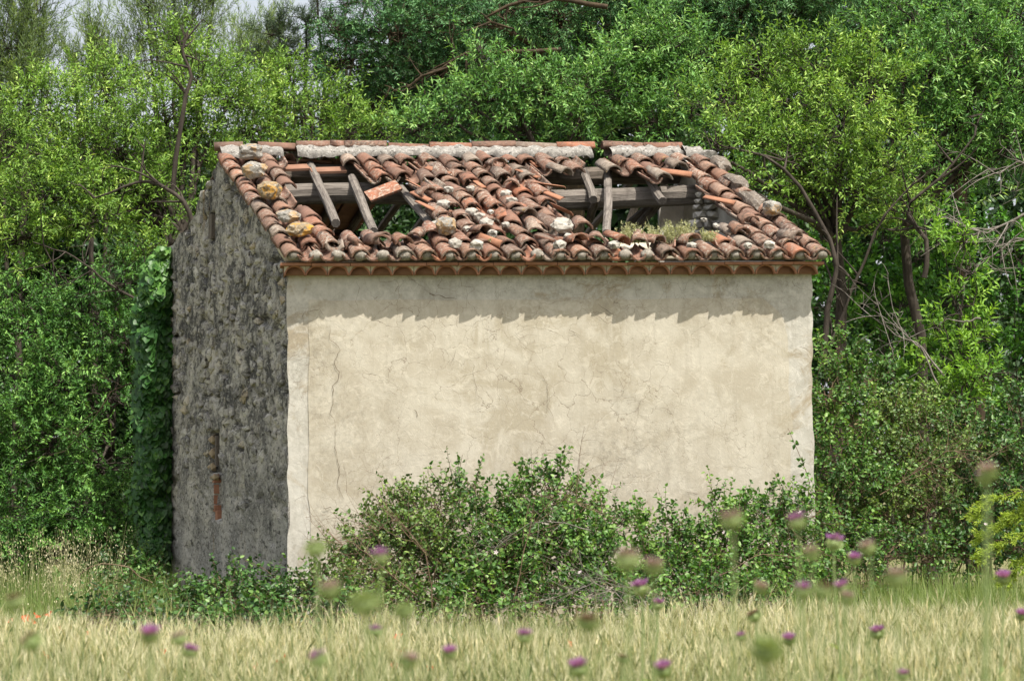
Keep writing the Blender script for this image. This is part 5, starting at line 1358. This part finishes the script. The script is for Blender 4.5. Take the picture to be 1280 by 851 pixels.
# --- thistles near the camera
def thistle_meshes():
    out = {}
    rg = np.random.default_rng(5)
    m = MB(); nu, nv = 10, 7; V = []
    for j in range(nv):
        t = j / (nv - 1); r = .021 * math.sin(math.pi * (.12 + .76 * t)) ** .8
        for i in range(nu): V.append((math.cos(2 * math.pi * i / nu) * r, math.sin(2 * math.pi * i / nu) * r, t * .036))
    F = [[j * nu + i, j * nu + (i + 1) % nu, (j + 1) * nu + (i + 1) % nu, (j + 1) * nu + i] for j in range(nv - 1) for i in range(nu)]
    m.add(V, F, .4)
    n = 90; t = rg.uniform(.05, .9, n); a = rg.uniform(0, 6.3, n); r = .02 * np.sin(np.pi * (.12 + .76 * t)) ** .8
    P = np.stack([np.cos(a) * r, np.sin(a) * r, t * .036], 1); d = nrm(np.stack([np.cos(a), np.sin(a), .3 + t * .6], 1)); L = .017 * rg.uniform(.6, 1.3, n)
    V, F = leaf_tris(P, d, nrm(np.cross(d, [0, 0, 1.])), L, .005 * np.ones(n)); m.add(V, F, np.repeat(np.clip(.5 + rg.normal(size=n) * .2, 0, 1), 2))
    out['bulb'] = m.mesh("flower_head", MAT['thistle_green'])
    for key, mat, R, Lh in (('purple', 'thistle_purple', .030, .030), ('faded', 'thistle_faded', .026, .024), ('brown', 'thistle_brown', .026, .02), ('green', 'thistle_green', .018, .014)):
        m = MB(); n = 150; a = rg.uniform(0, 6.3, n); q = np.sqrt(rg.random(n)); P = np.stack([np.cos(a) * q * .013, np.sin(a) * q * .013, np.full(n, .030)], 1)
        d = nrm(np.stack([np.cos(a) * q * R / Lh, np.sin(a) * q * R / Lh, np.ones(n)], 1) + rg.normal(size=(n, 3)) * .12)
        V, F = leaf_tris(P, d, rdir(rg, n), Lh * rg.uniform(.8, 1.25, n), .0055 * np.ones(n)); m.add(V, F, np.repeat(np.clip(.45 + rg.normal(size=n) * .25, 0, 1), 2))
        out[key] = m.mesh("tuft", MAT[mat])
    return out
TM = thistle_meshes()
TH_ = [(725, 834, 8.5, 'purple', 1.1), (830, 836, 8.8, 'purple', 1.05), (803, 734, 10.5, 'purple', 1.15), (822, 755, 12, 'purple', .95), (1042, 677, 11, 'purple', 1.2), (1068, 698, 9, 'purple', .8), (1098, 790, 12, 'purple', 1.15), (986, 798, 10.5, 'purple', .9),
       (1254, 721, 11, 'purple', 1.05), (655, 795, 8, 'purple', .8), (563, 815, 8, 'purple', .75), (402, 822, 6.5, 'purple', .75), (510, 824, 6.5, 'faded', .8), (188, 792, 6.8, 'purple', .85), (236, 813, 8, 'purple', .75), (45, 798, 6.2, 'brown', .9), (20, 750, 5.8, 'brown', .75),
       (414, 735, 5.2, 'faded', .7), (460, 748, 4.8, 'green', 1.0), (476, 695, 6, 'purple', .65), (506, 760, 5.8, 'green', .8), (397, 682, 5.6, 'green', .85), (733, 775, 6, 'brown', .85), (785, 698, 5.2, 'faded', .85), (816, 706, 5.8, 'faded', .75), (917, 648, 5.6, 'faded', .8),
       (998, 651, 6.4, 'purple', .75), (945, 768, 10, 'brown', 1.0), (949, 733, 7, 'faded', .7), (1003, 737, 7, 'purple', .75), (1025, 735, 6, 'brown', .7), (1055, 733, 8, 'purple', .75), (1058, 746, 7.2, 'faded', .7), (1120, 720, 5.6, 'faded', .8), (1088, 683, 6.4, 'faded', .7), (1015, 690, 6, 'faded', .65),
       (1236, 588, 5.8, 'faded', .75), (1230, 597, 6.4, 'purple', .65), (958, 806, 4.6, 'green', 1.15), (470, 788, 8.4, 'purple', .65), (226, 797, 7, 'faded', .7), (927, 795, 9.5, 'purple', .6), (1128, 843, 9, 'purple', .7), (1277, 768, 12, 'purple', 1.0), (778, 822, 9, 'brown', .7), (1005, 735, 9, 'green', .6)]
TH_.sort()
rg = np.random.default_rng(44); rnd = random.Random(3)
word = {'purple': "purple thistle bloom", 'faded': "faded pinkish thistle head", 'brown': "brown withered thistle head", 'green': "green unopened thistle head"}
for k, (x, y, Y, kind, sz) in enumerate(TH_):
    p = U(x, y, Y); gx_ = p.x + rnd.uniform(-.06, .06); gy_ = p.y + rnd.uniform(-.05, .1)
    root = empty("thistle", (gx_, gy_, 0))
    hp = np.array([p.x - gx_, p.y - gy_, p.z - .025 * sz])
    Q = np.array([[0, 0, 0], hp * [.2, .2, .35] + [rnd.uniform(-.02, .02), 0, 0], hp * [.6, .6, .7], hp * [1, 1, .93], hp])
    s = MB(); V, F = tubes(Q[None], np.array([[.006, .0052, .0045, .0038, .0034]]) * sz, 6); s.add(V, F, .35)
    s.build("stem", MAT['thistle_green'], root, True)
    n = 7; L = MB(); t = np.linspace(.12, .72, n)
    B = np.stack([np.interp(t, [0, .35, .7, .93, 1], Q[:, c]) for c in range(3)], 1); a = np.arange(n) * 2.3 + k
    d = np.stack([np.cos(a), np.sin(a), np.full(n, .5)], 1); ln = .17 * (1.1 - t)
    V, F = leaf_quads(B, d, np.tile([0, 0, 1.], (n, 1)), ln, ln * .3); L.add(V, F, .4)
    for e in (1, -1):
        for f_ in (.35, .6, .8):
            dd = nrm(d); sd = nrm(np.cross(dd, np.tile([0, 0, 1.], (n, 1)))) * e
            V, F = leaf_tris(B + dd * (ln * f_)[:, None], nrm(sd + dd * .6), np.tile([0, 0, 1.], (n, 1)), ln * .28, ln * .09); L.add(V, F, .55)
    L.build("leaves", MAT['thistle_green'], root)
    hd = link("flower_head", TM['bulb'], root, hp, (rnd.gauss(0, .15), rnd.gauss(0, .2), rnd.uniform(0, 6))); hd.scale = (sz * .9,) * 3
    link("tuft", TM[kind], hd)
    tag(root, "%s on a blurred green stem, %s thistle from the left" % (word[kind], ordw[k]), "thistle", "thistles before the barley")
